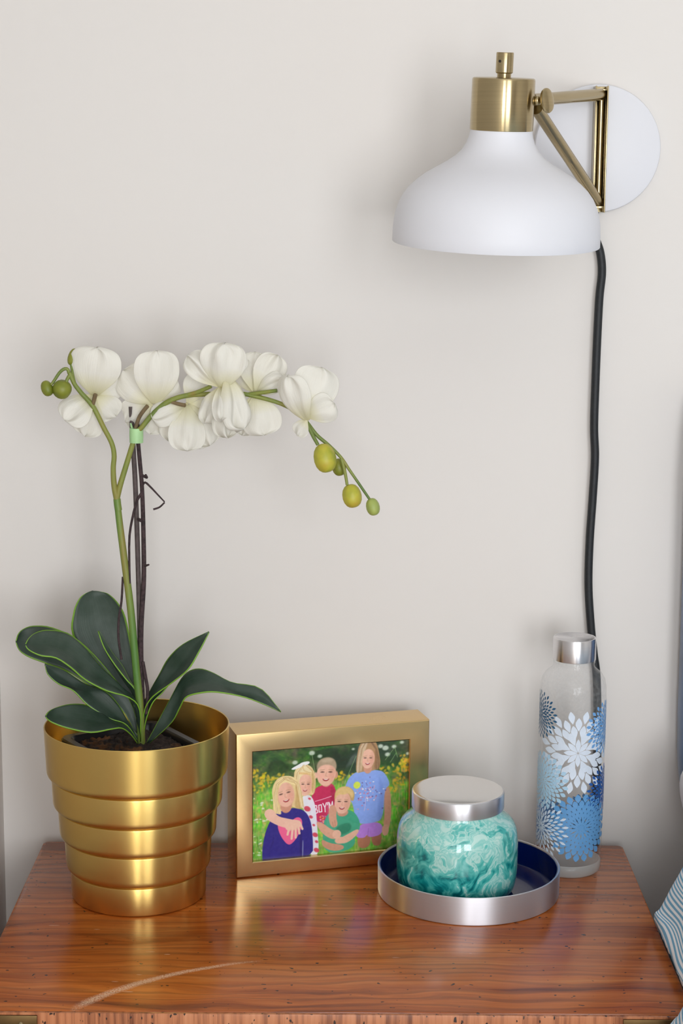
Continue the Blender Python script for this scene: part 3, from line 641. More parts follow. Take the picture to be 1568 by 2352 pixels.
    def strands(pts, n, cols, w=3, jit=6, op=.7):
        for _ in range(n):
            o1, o2 = rs.uniform(-jit, jit), rs.uniform(-jit, jit)
            line([(x_ + o1 + o2 * i_ * .4, y_ + rs.uniform(-3, 3)) for i_, (x_, y_) in enumerate(pts)], w, cols[rs.randint(len(cols))], 3, op)
    SK, SK2, LIP, EYE = (232, 186, 164), (206, 150, 126), (196, 96, 96), (92, 66, 58)
    def face(cx, cy, rx, ry, ang=0, skin=SK, smile=1.0):
        c, s = cos(radians(ang)), sin(radians(ang)); R = lambda a, b: (cx + a * c - b * s, cy + a * s + b * c)
        ell(cx, cy, rx, ry, skin, ang, 6); ell(*R(-rx * .5, ry * .25), rx * .34, ry * .24, (240, 174, 158), ang, 14, .5); ell(*R(rx * .5, ry * .25), rx * .34, ry * .24, (240, 174, 158), ang, 14, .5)
        ell(*R(rx * .62, 0), rx * .34, ry * .8, SK2, ang, 20, .45)
        for sx in (-1, 1):
            ell(*R(sx * rx * .42, -ry * .10), rx * .19, ry * .055, EYE, ang, 5, .9); line([R(sx * rx * .66, -ry * .26), R(sx * rx * .22, -ry * .30)], 4, (176, 136, 104), 5, .7)
        line([R(0, -ry * .05), R(-rx * .06, ry * .22), R(rx * .10, ry * .26)], 4, SK2, 6, .8)
        poly([R(-rx * .42, ry * .42), R(0, ry * .50), R(rx * .42, ry * .42), R(rx * .2, ry * .66), R(-rx * .2, ry * .66)], (170, 76, 78), 4, smile); poly([R(-rx * .34, ry * .44), R(0, ry * .50), R(rx * .34, ry * .44), R(0, ry * .58)], (250, 246, 240), 3, smile)
    HB, HB2, HG = (226, 204, 150), (196, 164, 106), (176, 140, 100)
    fig[0] = True
    # tall girl in the blue shirt
    poly([(735, 740), (735, 620), (760, 600), (820, 605), (830, 735)], (176, 120, 92)); poly([(835, 720), (830, 610), (900, 600), (905, 700), (890, 735)], (168, 112, 86))
    poly([(716, 655), (735, 560), (905, 555), (915, 650), (820, 668), (800, 640), (785, 668)], (184, 130, 214)); line([(812, 600), (806, 660)], 5, (146, 98, 180), 6, .7)
    poly([(900, 300), (955, 300), (975, 460), (965, 590), (940, 640), (915, 630), (925, 470)], (206, 152, 126)); poly([(905, 590), (950, 580), (958, 640), (930, 668), (908, 650)], (214, 164, 138))
    poly([(640, 330), (655, 250), (700, 195), (770, 180), (870, 185), (920, 205), (966, 300), (920, 325), (915, 545), (830, 565), (720, 560), (700, 400), (660, 380)], (142, 168, 230)); poly([(880, 210), (920, 330), (915, 545), (870, 550), (885, 380)], (118, 142, 212), 20, .6)
    poly([(728, 60), (745, -15), (800, -45), (860, -20), (880, 60), (895, 160), (850, 190), (770, 190), (720, 200), (720, 130)], HG); poly([(738, 60), (760, -15), (810, -40), (790, 20), (760, 110), (740, 200), (722, 190)], (214, 194, 166), 10, .9)
    ell(803, 165, 30, 40, SK2); face(803, 102, 47, 66, 4); poly([(742, 190), (745, 60), (790, -10), (765, 80), (765, 185)], (206, 180, 146), 8, .9); poly([(848, 40), (868, 60), (892, 150), (868, 190), (845, 170), (856, 110)], (150, 112, 80), 8, .95)
    ell(728, 283, 24, 24, (214, 226, 84), 0, 5)
    for _ in range(70): ell(790 + rs.normal(0, 46), 350 + rs.normal(0, 44), rs.uniform(3, 7), rs.uniform(3, 6), [(214, 120, 150), (240, 236, 250), (110, 90, 150), (226, 160, 180)][rs.randint(4)], 0, 4, .85)
    line([(790, 380), (786, 440), (780, 470)], 5, (222, 190, 220), 4, .6)
    hc = [(226, 206, 176), (150, 116, 84), (190, 160, 122)]
    strands([(790, -30), (755, 30), (742, 110), (738, 190)], 9, hc, 3, 9); strands([(815, -35), (862, 40), (876, 110), (874, 180)], 9, [(140, 104, 74), (176, 144, 108), (120, 88, 62)], 3, 8)
    # boy in the red shirt
    poly([(410, 330), (440, 275), (500, 260), (560, 250), (590, 330), (575, 400), (560, 520), (470, 560), (420, 480)], (196, 44, 92)); poly([(545, 260), (590, 330), (575, 400), (550, 420), (545, 330)], (164, 30, 72), 12, .7)
    ell(515, 235, 36, 40, SK2); ell(583, 195, 13, 24, SK2); ell(442, 190, 12, 22, SK)
    face(515, 180, 66, 86, 4); poly([(448, 160), (450, 105), (480, 72), (530, 66), (570, 82), (588, 125), (582, 165), (560, 130), (510, 116), (470, 128)], (172, 152, 126), 10); poly([(470, 90), (530, 70), (570, 95), (520, 108)], (198, 180, 154), 14, .7)
    W_ = (246, 232, 238)
    def glyph(ch, ox, oy, w, h, sk=-.12, th=7, col=W_):
        q = lambda a, b: (ox + a * w + b * h * .08, oy + b * h + a * w * sk)
        for seg in {'B': [[(0, 0), (0, 1)], [(0, 0), (.7, .1), (.7, .4), (0, .5)], [(0, .5), (.8, .6), (.8, .9), (0, 1)]], 'O': [[(.1, .1), (.7, .1), (.7, .9), (.1, .9), (.1, .1)]], 'Y': [[(0, 0), (.4, .5), (.8, 0)], [(.4, .5), (.4, 1)]], 'M': [[(0, 1), (0, 0), (.4, .6), (.8, 0), (.8, 1)]], "'": [[(.2, 0), (.1, .25)]]}[ch]: line([q(*p_) for p_ in seg], th, col, 3)
    for ch, ox in zip("BOY'M", (428, 460, 492, 520, 534)): glyph(ch, ox, 400 - (ox - 428) * .12, 30, 62)
    line([(440, 372), (490, 362), (550, 346)], 5, W_, 4, .7)
    for _ in range(26): ell(rs.uniform(440, 550), rs.uniform(480, 540), rs.uniform(4, 9), rs.uniform(3, 6), [(240, 170, 190), (230, 150, 90), (150, 160, 210)][rs.randint(3)], 20, 4, .8)
    # girl with the white bow
    poly([(330, 340), (395, 310), (440, 380), (455, 560), (470, 760), (395, 760), (380, 480)], (226, 226, 236))
    for p_ in ((385, 420, 24), (410, 480, 14), (440, 610, 20), (450, 660, 12), (450, 720, 20), (400, 350, 10), (430, 540, 10)): ell(p_[0], p_[1], p_[2], p_[2] * .7, (206, 60, 82), 30, 6, .9)
    poly([(290, 190), (300, 130), (350, 105), (400, 110), (435, 160), (445, 250), (430, 330), (395, 320), (330, 330), (300, 290)], HB); ell(368, 250, 44, 74, SK, 0, 6)
    face(372, 252, 45, 70, 5, SK, .8); poly([(300, 170), (330, 120), (390, 112), (425, 150), (400, 170), (350, 175), (325, 215), (335, 300), (310, 290)], (234, 218, 176), 8); poly([(412, 160), (436, 190), (442, 280), (425, 320), (412, 280), (420, 220)], HB2, 8, .9)
    poly([(268, 130), (330, 100), (350, 88), (400, 84), (400, 105), (340, 122), (290, 140)], (240, 242, 248)); line([(330, 165), (400, 172)], 14, (214, 166, 96), 10, .6)
    bc = [(244, 232, 196), (212, 184, 128), (190, 156, 100)]
    strands([(360, 110), (318, 160), (312, 230), (318, 300)], 9, bc, 3, 8); strands([(380, 112), (425, 160), (436, 230), (428, 310)], 8, bc, 3, 7); strands([(350, 120), (365, 150), (405, 172)], 6, bc, 3, 8)
    # girl with the heart
    poly([(75, 760), (80, 640), (110, 520), (170, 420), (260, 400), (360, 420), (410, 500), (425, 640), (425, 770), (100, 790)], (44, 40, 134)); poly([(330, 520), (345, 560), (350, 760), (335, 760), (335, 640)], (30, 26, 100), 10, .7); poly([(150, 560), (160, 640), (120, 700), (150, 620)], (34, 30, 110), 10, .6); poly([(352, 640), (360, 640), (358, 760), (350, 760)], (150, 160, 190), 4, .8)
    poly([(180, 505), (195, 478), (225, 486), (250, 510), (262, 520), (285, 486), (320, 470), (348, 488), (352, 530), (330, 590), (300, 640), (258, 672), (215, 620), (188, 560)], (250, 104, 150))
    poly([(150, 420), (150, 330), (140, 270), (165, 200), (215, 172), (280, 178), (325, 215), (345, 290), (362, 400), (330, 420), (250, 380), (200, 430), (170, 440)], HB); ell(240, 385, 40, 50, SK2)
    face(232, 305, 63, 86, -12); poly([(162, 290), (170, 220), (220, 182), (285, 185), (320, 225), (300, 250), (240, 215), (200, 235), (180, 290), (185, 380), (215, 445), (175, 440), (150, 380)], (236, 216, 164), 8); poly([(300, 230), (335, 280), (358, 400), (330, 420), (295, 400), (308, 320)], HB2, 10, .8); line([(316, 250), (330, 330), (342, 400)], 8, (240, 222, 176), 8, .8)
    poly([(85, 430), (110, 395), (150, 400), (180, 455), (260, 480), (330, 500), (345, 520), (318, 550), (230, 545), (120, 485)], (234, 190, 170)); poly([(235, 485), (330, 492), (345, 520), (330, 560), (250, 570), (228, 530)], (236, 194, 172))
    for a, b in (((262, 540), (250, 590)), ((285, 545), (278, 622)), ((305, 540), (306, 616)), ((322, 530), (332, 590)), ((335, 515), (352, 560))): line([a, b], 15, (238, 198, 176), 4)
    for a, b in (((273, 560), (266, 600)), ((295, 560), (292, 612)), ((315, 550), (320, 596))): line([a, b], 3, (186, 120, 120), 4, .8)
    strands([(240, 185), (180, 230), (165, 310), (182, 430)], 12, bc, 3, 10); strands([(260, 185), (318, 240), (332, 320), (346, 410)], 12, bc, 3, 10); strands([(230, 185), (240, 200), (300, 225)], 6, bc, 3, 10)
    # little boy in the green shirt
    poly([(490, 560), (520, 470), (570, 450), (690, 450), (745, 520), (755, 600), (720, 620), (715, 740), (500, 760)], (70, 166, 132)); poly([(580, 560), (690, 540), (690, 610), (590, 640)], (40, 120, 92), 12, .7)
    ell(630, 470, 38, 26, SK2); poly([(570, 380), (575, 310), (620, 280), (680, 290), (715, 335), (705, 400), (680, 380), (590, 400)], HB2); face(628, 398, 56, 76, 6); poly([(575, 370), (580, 310), (625, 282), (685, 295), (708, 340), (695, 380), (672, 330), (640, 345), (600, 335)], (222, 190, 130), 8)
    poly([(530, 430), (562, 400), (590, 440), (585, 500), (600, 560), (560, 575), (535, 530)], (210, 158, 132)); poly([(440, 520), (480, 520), (560, 590), (600, 590), (610, 640), (560, 660), (480, 600)], (216, 166, 140)); poly([(740, 590), (745, 625), (670, 690), (600, 690), (600, 655), (660, 630)], (226, 180, 154)); poly([(480, 640), (540, 680), (640, 700), (640, 735), (560, 740), (490, 700)], (204, 150, 124))
    ell(590, 620, 30, 30, (230, 184, 160)); ell(610, 665, 34, 24, (228, 180, 154))
    for a, b in (((575, 520), (580, 560)), ((560, 530), (566, 575))): line([a, b], 3, (170, 112, 90), 4, .7)
    I *= (1 + (rs.rand(NYY, NX)[..., None] - .5) * .04); I += (n4[..., None] - .5) * 8
    return np.clip(I * 1.08, 0, 255)
NX, NYY = 500, 344
IM = paint_print(NX, NYY) / 255.0; IM = np.where(IM <= .04045, IM / 12.92, ((IM + .055) / 1.055) ** 2.4)
V, Fc = [], []
for j in range(NYY + 1):
    for i in range(NX + 1): V.append(fp(OL - .001 + (OR_ - OL + .002) * i / NX, .0052, OT + .001 - (OT - OB + .002) * j / NYY))
for j in range(NYY):
    for i in range(NX): a = j * (NX + 1) + i; Fc.append([a, a + NX + 1, a + NX + 2, a + 1])
ph = obj('photo', V, Fc, 'print', pf, smooth=False)
ca = ph.data.color_attributes.new('print', 'FLOAT_COLOR', 'CORNER')
flat = np.ones((NX * NYY, 4, 4), np.float32); flat[:, :, :3] = IM.reshape(-1, 1, 3); ca.data.foreach_set('color', flat.ravel())
obj('backing', [fp(OL - .004, .0056, OB - .004), fp(OR_ + .004, .0056, OB - .004), fp(OR_ + .004, .0056, OT + .004), fp(OL - .004, .0056, OT + .004), fp(OL - .004, .009, OB - .004), fp(OR_ + .004, .009, OB - .004), fp(OR_ + .004, .009, OT + .004), fp(OL - .004, .009, OT + .004)], [[0, 1, 2, 3], [7, 6, 5, 4], [0, 4, 5, 1], [1, 5, 6, 2], [2, 6, 7, 3], [3, 7, 4, 0]], 'photo_back', pf, smooth=False)

# ------------------------------------------------------------------ tray and candle
TX, TY, TR, TH = .1238, -.1465, .0864, .0270
tr = thing('tray', (TX, TY, TZ), 'round silver metal tray with navy blue enamel inside, under the candle', 'tray')
lathe('wall', [(0, 0), (TR - .0016, 0), (TR - .0004, .0006), (TR, .0020), (TR + .0004, TH - .0004), (TR, TH), (TR - .0010, TH), (TR - .0013, TH - .0004), (TR - .0016, TH - .001), (TR - .0016, .001), (0, .001)], (TX, TY, TZ), 'tray_steel', tr, 128)
lathe('enamel_lining', [(TR - .0017, TH - .0012), (TR - .0024, TH - .0012), (TR - .0026, .0060), (TR - .0036, .0034), (TR - .0060, .0024), (0, .0024), (0, .0012), (TR - .0017, .0012)], (TX, TY, TZ), 'navy_enamel', tr, 128, closed=False)
CX, CY, CZ = .1122, -.1505, TZ + .0025
cz = lambda py: at(1049, py, CY).z - CZ
cnd = thing('jar_candle', (CX, CY, CZ), 'marbled teal glass jar candle with polished silver lid, standing in the tray', 'candle')
zl = at(1047, 1813, CY).z - CZ; zlb = zl - .0162
R0 = .0577
prof = [(0, 0), (.047, 0), (.0500, .0008), (.0525, .0028), (.0546, .0064), (.0561, .0115), (.0571, .0185), (.0576, .027), (R0, .036), (R0, cz(1935)), (R0 - .0003, cz(1922)), (R0 - .0010, cz(1907)), (R0 - .0022, cz(1895)), (.0533, cz(1884)), (.0497, cz(1875)), (.0450, cz(1867)), (.0428, cz(1861)), (.0415, cz(1853)), (.0415, zl - .004), (0, zl - .004)]
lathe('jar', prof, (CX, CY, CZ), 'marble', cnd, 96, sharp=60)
ld = lathe('lid', [(.0425, zlb), (.0434, zlb), (.0438, zlb + .0006), (.0438, zl - .0016), (.0434, zl - .0006), (.0424, zl)], (CX, CY, CZ), 'lid_steel', cnd, 96)
lathe('lid_top', [(.0424, zl), (.0408, zl + .0001), (.0400, zl - .0002), (0, zl - .0002)], (CX, CY, CZ), 'lid_top', ld, 96)

# ------------------------------------------------------------------ bottle
BX, BY, BR = .2268, -.0864, .0321
bt = thing('water_bottle', (BX, BY, TZ), 'glass water bottle with blue and white flower print and steel cap', 'bottle')
bz = lambda py: at(1310, py, BY).z - TZ
s_ = 1.80 / FPX
zsh = bz(1590)
outer = [(0, .0), (.024, .0), (.0285, .0006), (.0308, .0028), (.0317, .0065), (BR, .012), (BR, zsh - .012), (BR, zsh), (BR - .0004, bz(1572)), (BR - .0018, bz(1556)), (BR - .0050, bz(1544)), (BR - .0092, bz(1536)), (.0206, bz(1531)), (.0198, bz(1524)), (.0198, bz(1500))]
inner = [(.0180, bz(1500)), (.0180, bz(1526)), (.0188, bz(1534)), (BR - .0108, bz(1539)), (BR - .0066, bz(1547)), (BR - .0035, bz(1558)), (BR - .0021, bz(1574)), (BR - .0018, zsh), (BR - .0018, .020), (.0288, .0165), (.025, .0145), (0, .0140)]
gbase = lathe('glass_base', [(0, .0004), (.024, .0004), (.0284, .0010), (.0306, .0030), (.0314, .0065), (BR - .0006, .0118), (.0300, .0128), (.0270, .0105), (0, .0085)], (BX, BY, TZ), 'glass_base', bt, 64, sharp=60)
lathe('glass_body', outer, (BX, BY, TZ), 'glass_drops', bt, 96, sharp=60)
wz = bz(1600)
lathe('water', [(0, .0140), (.0251, .0143), (.0290, .0163), (BR - .0016, .020), (BR - .0016, wz), (BR - .0022, wz - .0004), (0, wz - .0004)], (BX, BY, TZ), 'water', bt, 96, sharp=60)
zc0, zc1 = at(1315, 1513, BY).z - TZ, at(1316, 1463, BY).z - TZ
cp = lathe('cap', [(.0180, zc0), (.0206, zc0), (.0208, zc0 + .0006), (.0207, zc1 - .001), (.0202, zc1), (.0193, zc1 + .0001), (.0188, zc1 - .0002), (0, zc1 - .0002)], (BX, BY, TZ), 'steel', bt, 80)
lathe('seal_ring', [(.0199, zc0 - .0026), (.0204, zc0 - .0024), (.0205, zc0 - .0001), (.0199, zc0 - .0001)], (BX, BY, TZ), 'bottle_glass', bt, 64, closed=True)
n_print = 0
def print_flower(phi0, zc, rad, mat, rings, core=0, width=.46):
    """petals of the printed chrysanthemum, wrapped round the glass; phi0 = 0 faces the room"""
    global n_print; n_print += 1; V, Fc = [], []; RR = BR + .0002 + .00005 * n_print
    def put(a, b):                                          # arc length and height to the glass
        ph_ = phi0 + a / BR; V.append(Vector((BX + RR * sin(ph_), BY - RR * cos(ph_), TZ + zc + b))); return len(V) - 1
    for r0, r1, n, off in rings:
        for i in range(n):
            th = 2 * pi * (i + off) / n; mid = rad * (r0 + r1) / 2; ln = rad * (r1 - r0); wd_ = min(2 * pi * mid / n * .88, ln * width * 1.08)
            ids = []
            for t, w in ((0, .04), (.2, .52), (.44, .96), (.62, 1.0), (.84, .58), (1, .04)):
                ids.append((rad * r0 + ln * t, wd_ / 2 * w))
            Lh = [put(r * cos(th) - w * sin(th), r * sin(th) + w * cos(th)) for r, w in ids]; Rh = [put(r * cos(th) + w * sin(th), r * sin(th) - w * cos(th)) for r, w in ids]
            for q in range(5): Fc.append([Lh[q], Rh[q], Rh[q + 1], Lh[q + 1]])
    zmin = min(v.z for v in V)
    return obj('printed_flower', V, Fc, mat, bt, smooth=False)
def phi_at(px): return asin(max(-1, min(1, (px - 1309) / 75.0)))
def fz(px, py): return at(px, py, BY - BR * cos(phi_at(px))).z - TZ
big = [(.02, .34, 8, 0), (.20, .53, 8, .5), (.36, .68, 16, .5), (.54, .86, 16, 0), (.72, 1.03, 16, .5)]
fine_ = [(.02, .22, 11, 0), (.15, .36, 11, .5), (.29, .49, 22, .5), (.42, .62, 22, 0), (.55, .75, 22, .5), (.68, .88, 22, 0), (.81, 1.03, 22, .5)]
dense = [(0, .18, 12, 0), (.10, .30, 12, .5), (.22, .44, 24, .5), (.34, .56, 24, 0), (.47, .70, 24, .5), (.60, .84, 24, 0), (.76, 1.02, 24, .5)]
pm = s_ * .985
print_flower(phi_at(1314), fz(1314, 1730), 96 * pm, 'print_white', big, width=.46)
print_flower(phi_at(1236), fz(1236, 1638), 56 * pm, 'print_navy', fine_, width=.4)
print_flower(phi_at(1377), fz(1377, 1668), 62 * pm, 'print_sky', fine_, width=.5)
print_flower(phi_at(1379), fz(1379, 1812), 62 * pm, 'print_blue', fine_, width=.46)
print_flower(phi_at(1326), fz(1326, 1902), 80 * pm, 'print_mid', dense, width=.62)
print_flower(phi_at(1241), fz(1241, 1896), 74 * pm, 'print_white', fine_, width=.34)
print_flower(phi_at(1243), fz(1243, 1790), 66 * pm, 'print_pale', fine_, width=.6)
for ph_, h_, r_, mt_, rg in ((2.5, .046, 52, 'print_mid', dense), (3.9, .044, 52, 'print_sky', dense)):
    print_flower(ph_, h_, r_ * pm, mt_, rg, width=.55)

# ------------------------------------------------------------------ wall lamp
PC = Vector((.2446, 0, 1.3216))
lamp = thing('wall_lamp', PC, 'white metal swing-arm wall lamp with brass fittings and round backplate', 'wall lamp')
lathe('backplate', [(0, 0), (.0604, 0), (.0608, .002), (.0608, .0105), (.0602, .0122), (.0585, .0130), (0, .0130)], PC, 'plate_white', lamp, 96, axis=(0, -1, 0))
BXp, zt, zb = .2448, at(1376, 197, -.028).z, at(1381, 488, -.028).z
brk = obj('bracket', *join_data(box_data(BXp - .0062, BXp + .0062, -.0150, -.0131, zb, zt, .0004), box_data(BXp - .0062, BXp - .0048, -.030, -.0150, zb, zt, .0004), box_data(BXp + .0048, BXp + .0062, -.030, -.0150, zb, zt, .0004),
    box_data(BXp - .0047, BXp + .0047, -.029, -.0151, zb + .004, zb + .006, .0003), box_data(BXp - .0047, BXp + .0047, -.029, -.0151, zt - .0045, zt - .0030, .0003)), 'lamp_brass', lamp)
tube('pivot_rod', [(BXp, -.0245, zb + .006), (BXp, -.0245, zt - .0045)], .0029, 'lamp_brass', brk, 4, 16)
for py in (290, 402):
    lathe('screw', [(0, .0016), (.0016, .0012), (.0022, 0)], (BXp - .0063, -.019, at(1358, py, -.019).z), 'screw_dark', brk, 12, axis=(-1, 0, 0))
LY = -.168
cb = at(1151, 297.5, LY); ax = Vector((.022, -.085, 1)).normalized()
sl = (at(1151, 397.5, LY) - cb).length / 100               # metres per pixel at the shade
capH = 118 * sl
shade_prof = [(72.5, 0), (73.2, 8), (75.5, 18), (80.5, 32), (90, 48), (104, 62), (124, 76), (148, 90), (172, 104), (193, 120), (210, 136), (223, 153), (233, 172), (239.5, 192), (243.5, 213), (245.2, 236), (245.6, 262)]
op = [(r * sl, -d * sl * 1.005) for r, d in shade_prof]
ip = [((r - 3.2) * sl, -d * sl * 1.005) for r, d in reversed(shade_prof)]
shd = lathe('shade', op + [(245 * sl, -264.5 * sl), (243.2 * sl, -264.5 * sl)] + ip, cb, 'shade_white', lamp, 128, axis=ax, sharp=60)
cap = lathe('socket_cap', [(60 * sl, -1.5 * sl), (73.6 * sl, -1.2 * sl), (74 * sl, 0), (73.4 * sl, capH - 5 * sl), (72 * sl, capH - 1.5 * sl), (69 * sl, capH), (0, capH + .5 * sl)], cb, 'lamp_brass', lamp, 96, axis=ax)
lathe('knurled_neck', [(16 * sl, capH), (16.5 * sl, capH + 10 * sl), (14 * sl, capH + 11 * sl)], cb, 'lamp_brass', cap, 40, axis=ax)
fin = lathe('switch_knob', [(14 * sl, capH + 9 * sl), (18 * sl, capH + 9.5 * sl), (20.3 * sl, capH + 12 * sl), (20.3 * sl, capH + 55 * sl), (19.4 * sl, capH + 57 * sl), (0, capH + 57 * sl)], cb, 'lamp_brass', cap, 48, axis=ax)
ctr = cb + ax * (capH + 36 * sl) + Vector((-12.5 * sl, -16.0 * sl, 0))
lathe('set_screw', [(0, .0005), (.0012, .0004), (.0014, -.0008)], ctr, 'screw_dark', fin, 12, axis=(-.6, -.8, 0))
lathe('bulb_socket', [(0, -.002), (.019, -.002), (.019, -.045), (.015, -.05), (0, -.05)], cb, 'socket_white', shd, 32, axis=ax)
lathe('bulb', [(.012, -.05), (.013, -.056), (.022, -.070), (.026, -.083), (.022, -.096), (.010, -.103), (0, -.104)], cb, 'bulb', shd, 32, axis=ax)
piv = Vector((BXp, -.0245, 0))
kc = cb + ax * (66 * sl); dirh = (Vector((piv.x, piv.y, 0)) - Vector((kc.x, kc.y, 0))).normalized()
e1 = at(1222, 230, kc.y + .010)                            # where the arm meets the cap
top_w = Vector((piv.x, piv.y, at(1378, 217, -.0245).z)); bot_w = Vector((piv.x, piv.y, zb + .010))
tube('arm', [e1, top_w], .0056, 'lamp_brass', lamp, 4, 24)
e2 = at(1232, 250, kc.y + .012)
tube('brace', [e2, bot_w], [.0056, .0054], 'lamp_brass', lamp, 4, 24)
hinge = at(1233, 231, kc.y - .004)
lathe('hinge_ball', [(0, .0044), (.0028, .0036), (.0042, .0012), (.0042, -.0012), (.0028, -.0036), (0, -.0044)], hinge, 'lamp_brass', lamp, 24)
kn = at(1256, 231, kc.y - .011)
vs, fs = lathe_data([(0, .0030), (.0060, .0028), (.0088, .0014), (.0092, 0), (.0088, -.0014), (.0060, -.0028), (0, -.0030)], kn, 28, axis=(.72, -.66, .18))
kv = []
for v in vs:
    d = v - kn; kv.append(kn + Vector((d.x * .95, d.y, d.z * 1.2)))
obj('wing_screw', kv, fs, 'lamp_brass', lamp)
cpts = [(1366, 476), (1364, 510), (1367, 545), (1378, 580), (1382, 625), (1376, 685), (1371, 780), (1367, 880), (1364, 980), (1366, 1050), (1361, 1140), (1354, 1240), (1351, 1340), (1356, 1430), (1363, 1500), (1370, 1560), (1372, 1700), (1368, 1850), (1366, 1960)]
tube('power_cord', [at(px, py, -.0075 if 2 < i < 17 else -.0085) for i, (px, py) in enumerate(cpts)] + [Vector((.262, -.009, .40)), Vector((.262, -.009, .10))], .0041, 'cord_black', lamp, 140, 12)

# ------------------------------------------------------------------ bed
HX0 = .345
bed = thing('bed', (1.11, -1.08, 0), 'low bed with a wooden base and white mattress beside the nightstand', 'bed')
box('mattress', (.36, 1.86, -2.06, -.07, .30, .520), 'mattress_white', bed, bev=.03, seg=4)
box('bed_base', (.37, 1.85, -2.05, -.07, 0, .30), 'bed_wood', bed, bev=.01)
def pillow(name, c, w, h, d, tilt, mat, label, roll=0.0, px_=2.6):
    V, Fc = [], []; n = 28
    for sgn in (-1, 1):
        for i in range(n + 1):
            for j in range(n + 1):
                a, b = i / n * 2 - 1, j / n * 2 - 1
                th = d / 2 * (max(0, (1 - abs(a) ** px_)) * max(0, (1 - abs(b) ** px_))) ** .5
                x, z = a * w / 2, b * h / 2
                rr = max(0, abs(a) ** 6 * abs(b) ** 6); x *= 1 - .09 * rr; z *= 1 - .09 * rr
                V.append(Vector((x, sgn * th, z)))
    m_ = n + 1
    for s in (0, 1):
        for i in range(n):
            for j in range(n):
                q = [s * m_ * m_ + i * m_ + j, s * m_ * m_ + (i + 1) * m_ + j, s * m_ * m_ + (i + 1) * m_ + j + 1, s * m_ * m_ + i * m_ + j + 1]; Fc.append(q if s == 0 else q[::-1])
    R = Matrix.Rotation(roll, 3, 'Y') @ Matrix.Rotation(tilt, 3, 'X'); c = Vector(c)
    V = [R @ v + c for v in V]
    o = obj(name, V, Fc, mat, None, loc=(c.x, c.y, min(v.z for v in V)), sharp=0)
    bm = bmesh.new(); bm.from_mesh(o.data); bmesh.ops.remove_doubles(bm, verts=bm.verts[:], dist=.0004); bm.to_mesh(o.data); bm.free()
    return tag(o, label, 'pillow')
hb = thing('headboard', (1.12, -.03, 0), 'blue velvet upholstered headboard against the wall beside the nightstand', 'headboard')
def headboard():
    HY = -.020
    left = [at(px, py, HY) for px, py in ((1610, 880), (1592, 930), (1582, 1000), (1575, 1100), (1569, 1300), (1562, 1500), (1557, 1640), (1556, 1720), (1558, 1770), (1563, 1808), (1574, 1832), (1592, 1846))]
    xm = 1.115; out = [(p.x, p.z) for p in left] + [(2 * xm - p.x, p.z) for p in reversed(left)]
    cx, cz_ = xm, .86; rings_ = []
    for sc, y in ((0, -.012), (.004, -.006), (.010, -.004)): rings_.append([Vector((x - sc * (1 if x < cx else -1) * -1, y, z)) for x, z in out])
    def inset(d, y): return [Vector((x + d * (1 if x < cx else -1), y, z + d * (1 if z < cz_ else -1) * .8)) for x, z in out]
    R_ = [inset(.012, -.004), inset(.003, -.008), inset(0, -.016), inset(0, -.034), inset(.003, -.045), inset(.010, -.052), inset(.022, -.056)]
    V, Fc = loft(R_)
    return V, Fc
vs, fs = headboard(); obj('pad', vs, fs, 'blue_velvet', hb, sharp=60)
for x_ in (.55, 1.68): box('post', (x_ - .03, x_ + .03, -.05, -.02, 0, .68), 'bed_wood', hb, bev=.003)
w0 = at(1545, 1737, -.112); th_ = radians(-20); cw, ch = -.25 * .97, .13 * .97
pillow('pillow', (w0.x - (cw * cos(th_) + ch * sin(th_)), -.112, w0.z - (-cw * sin(th_) + ch * cos(th_))), .50, .25, .07, radians(-3), 'pillow_white', 'white pillow leaning on the blue headboard', roll=th_, px_=5)
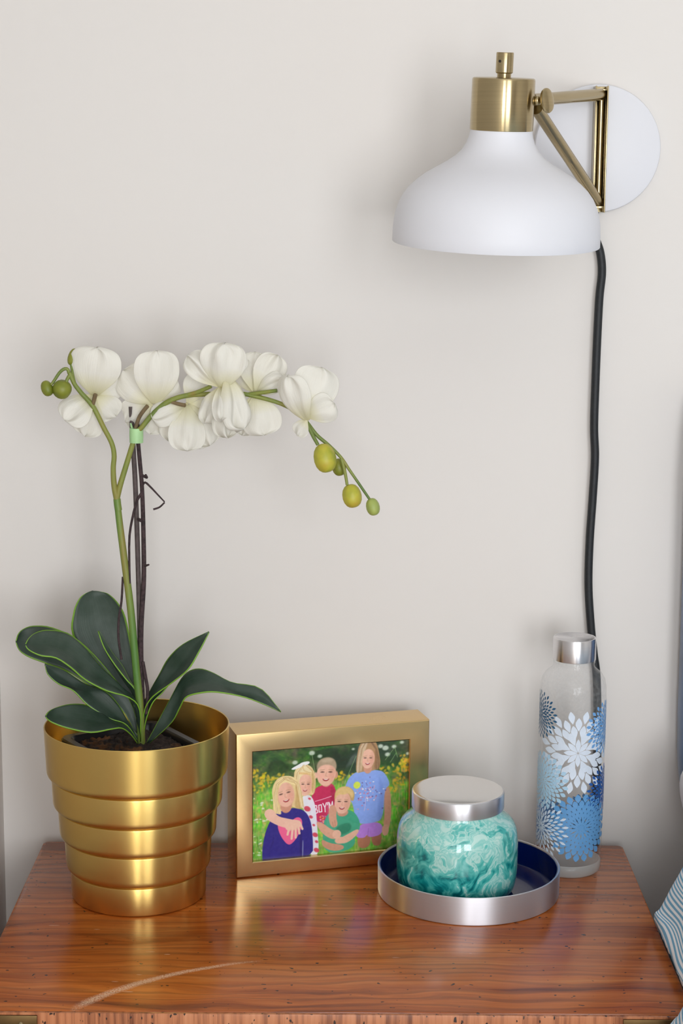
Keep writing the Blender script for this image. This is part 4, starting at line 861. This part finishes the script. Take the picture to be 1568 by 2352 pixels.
# striped blanket: sections across the bed, from head to foot
def duvet():
    tip = at(1503, 2108, -.235); a1 = at(1535, 2040, -.235); a2 = at(1568, 1935, -.235)
    secs = []
    def sec(y, xs, tip_z, top, lift):                       # outline from the hanging hem up over the edge
        return [Vector((xs + .012, y, .20)), Vector((xs + .006, y, .42)), Vector((xs + .004, y, .55)), Vector((xs, y, tip_z - .012)), Vector((xs - .002, y, tip_z)), Vector((xs + .006, y, tip_z + .012)),
                Vector((xs + .017, y, tip_z + .034)), Vector((xs + .030, y, tip_z + .058)), Vector((xs + .048, y, top)), Vector((xs + .10, y, top + .012)), Vector((xs + .3, y, top + .02)), Vector((xs + .9, y, top + .02)), Vector((xs + 1.54, y, top)), Vector((xs + 1.60, y, tip_z)), Vector((xs + 1.60, y, .2))]
    x0, z0 = tip.x, tip.z
    spec = [(-.222, x0 + .012, z0 - .004, z0 + .05), (-.228, x0 + .004, z0 - .001, z0 + .068), (-.236, x0, z0, z0 + .078), (-.27, x0 + .001, z0 - .002, z0 + .08), (-.32, x0 + .001, z0 - .004, z0 + .08), (-.38, x0 + .000, z0 - .003, z0 + .078), (-.416, x0 - .002, z0 - .002, z0 + .08),
            (-.432, x0 - .016, z0 - .006, z0 + .078), (-.45, x0 - .024, z0 - .010, z0 + .075), (-.50, x0 - .026, z0 - .012, z0 + .07), (-.70, x0 - .010, z0 - .01, z0 + .05), (-1.1, x0 - .006, z0 - .01, z0 + .04), (-1.6, x0 - .008, z0 - .01, z0 + .04), (-2.0, x0, z0 - .012, z0 + .03), (-2.09, x0 + .01, z0 - .03, z0 - .0)]
    rows = [spline(sec(y, xs, tz, tp, 0), 70) for y, xs, tz, tp in spec]
    # smooth along the bed
    cols = [spline([r[i] for r in rows], 90) for i in range(71)]
    V, UV = [], []
    for j in range(91):
        acc = 0.0
        for i in range(71):
            if i: acc += (cols[i][j] - cols[i - 1][j]).length
            p = cols[i][j].copy(); wv_ = .0022 * sin(p.y * 60 + i * .25) + .0016 * sin(i * .9 + p.y * 23)
            p.z += wv_ * (1 if p.z > .55 else 0); p.x += wv_ * .35
            if p.y > -.425: p.x = max(p.x, .2935 if p.z < .626 else .288)
            V.append(p); UV.append((acc, p.y))
    Fc = [[j * 71 + i, j * 71 + i + 1, (j + 1) * 71 + i + 1, (j + 1) * 71 + i] for j in range(90) for i in range(70)]
    Fc.append([i for i in range(71)][::-1])
    return V, Fc, UV
V, Fc, UV = duvet()
dv = obj('blanket', V, Fc, 'stripes', None, loc=(1.1, -1.1, .2), uv=UV, sharp=0)
tag(dv, 'blue and white striped cotton blanket draped over the bed', 'blanket')
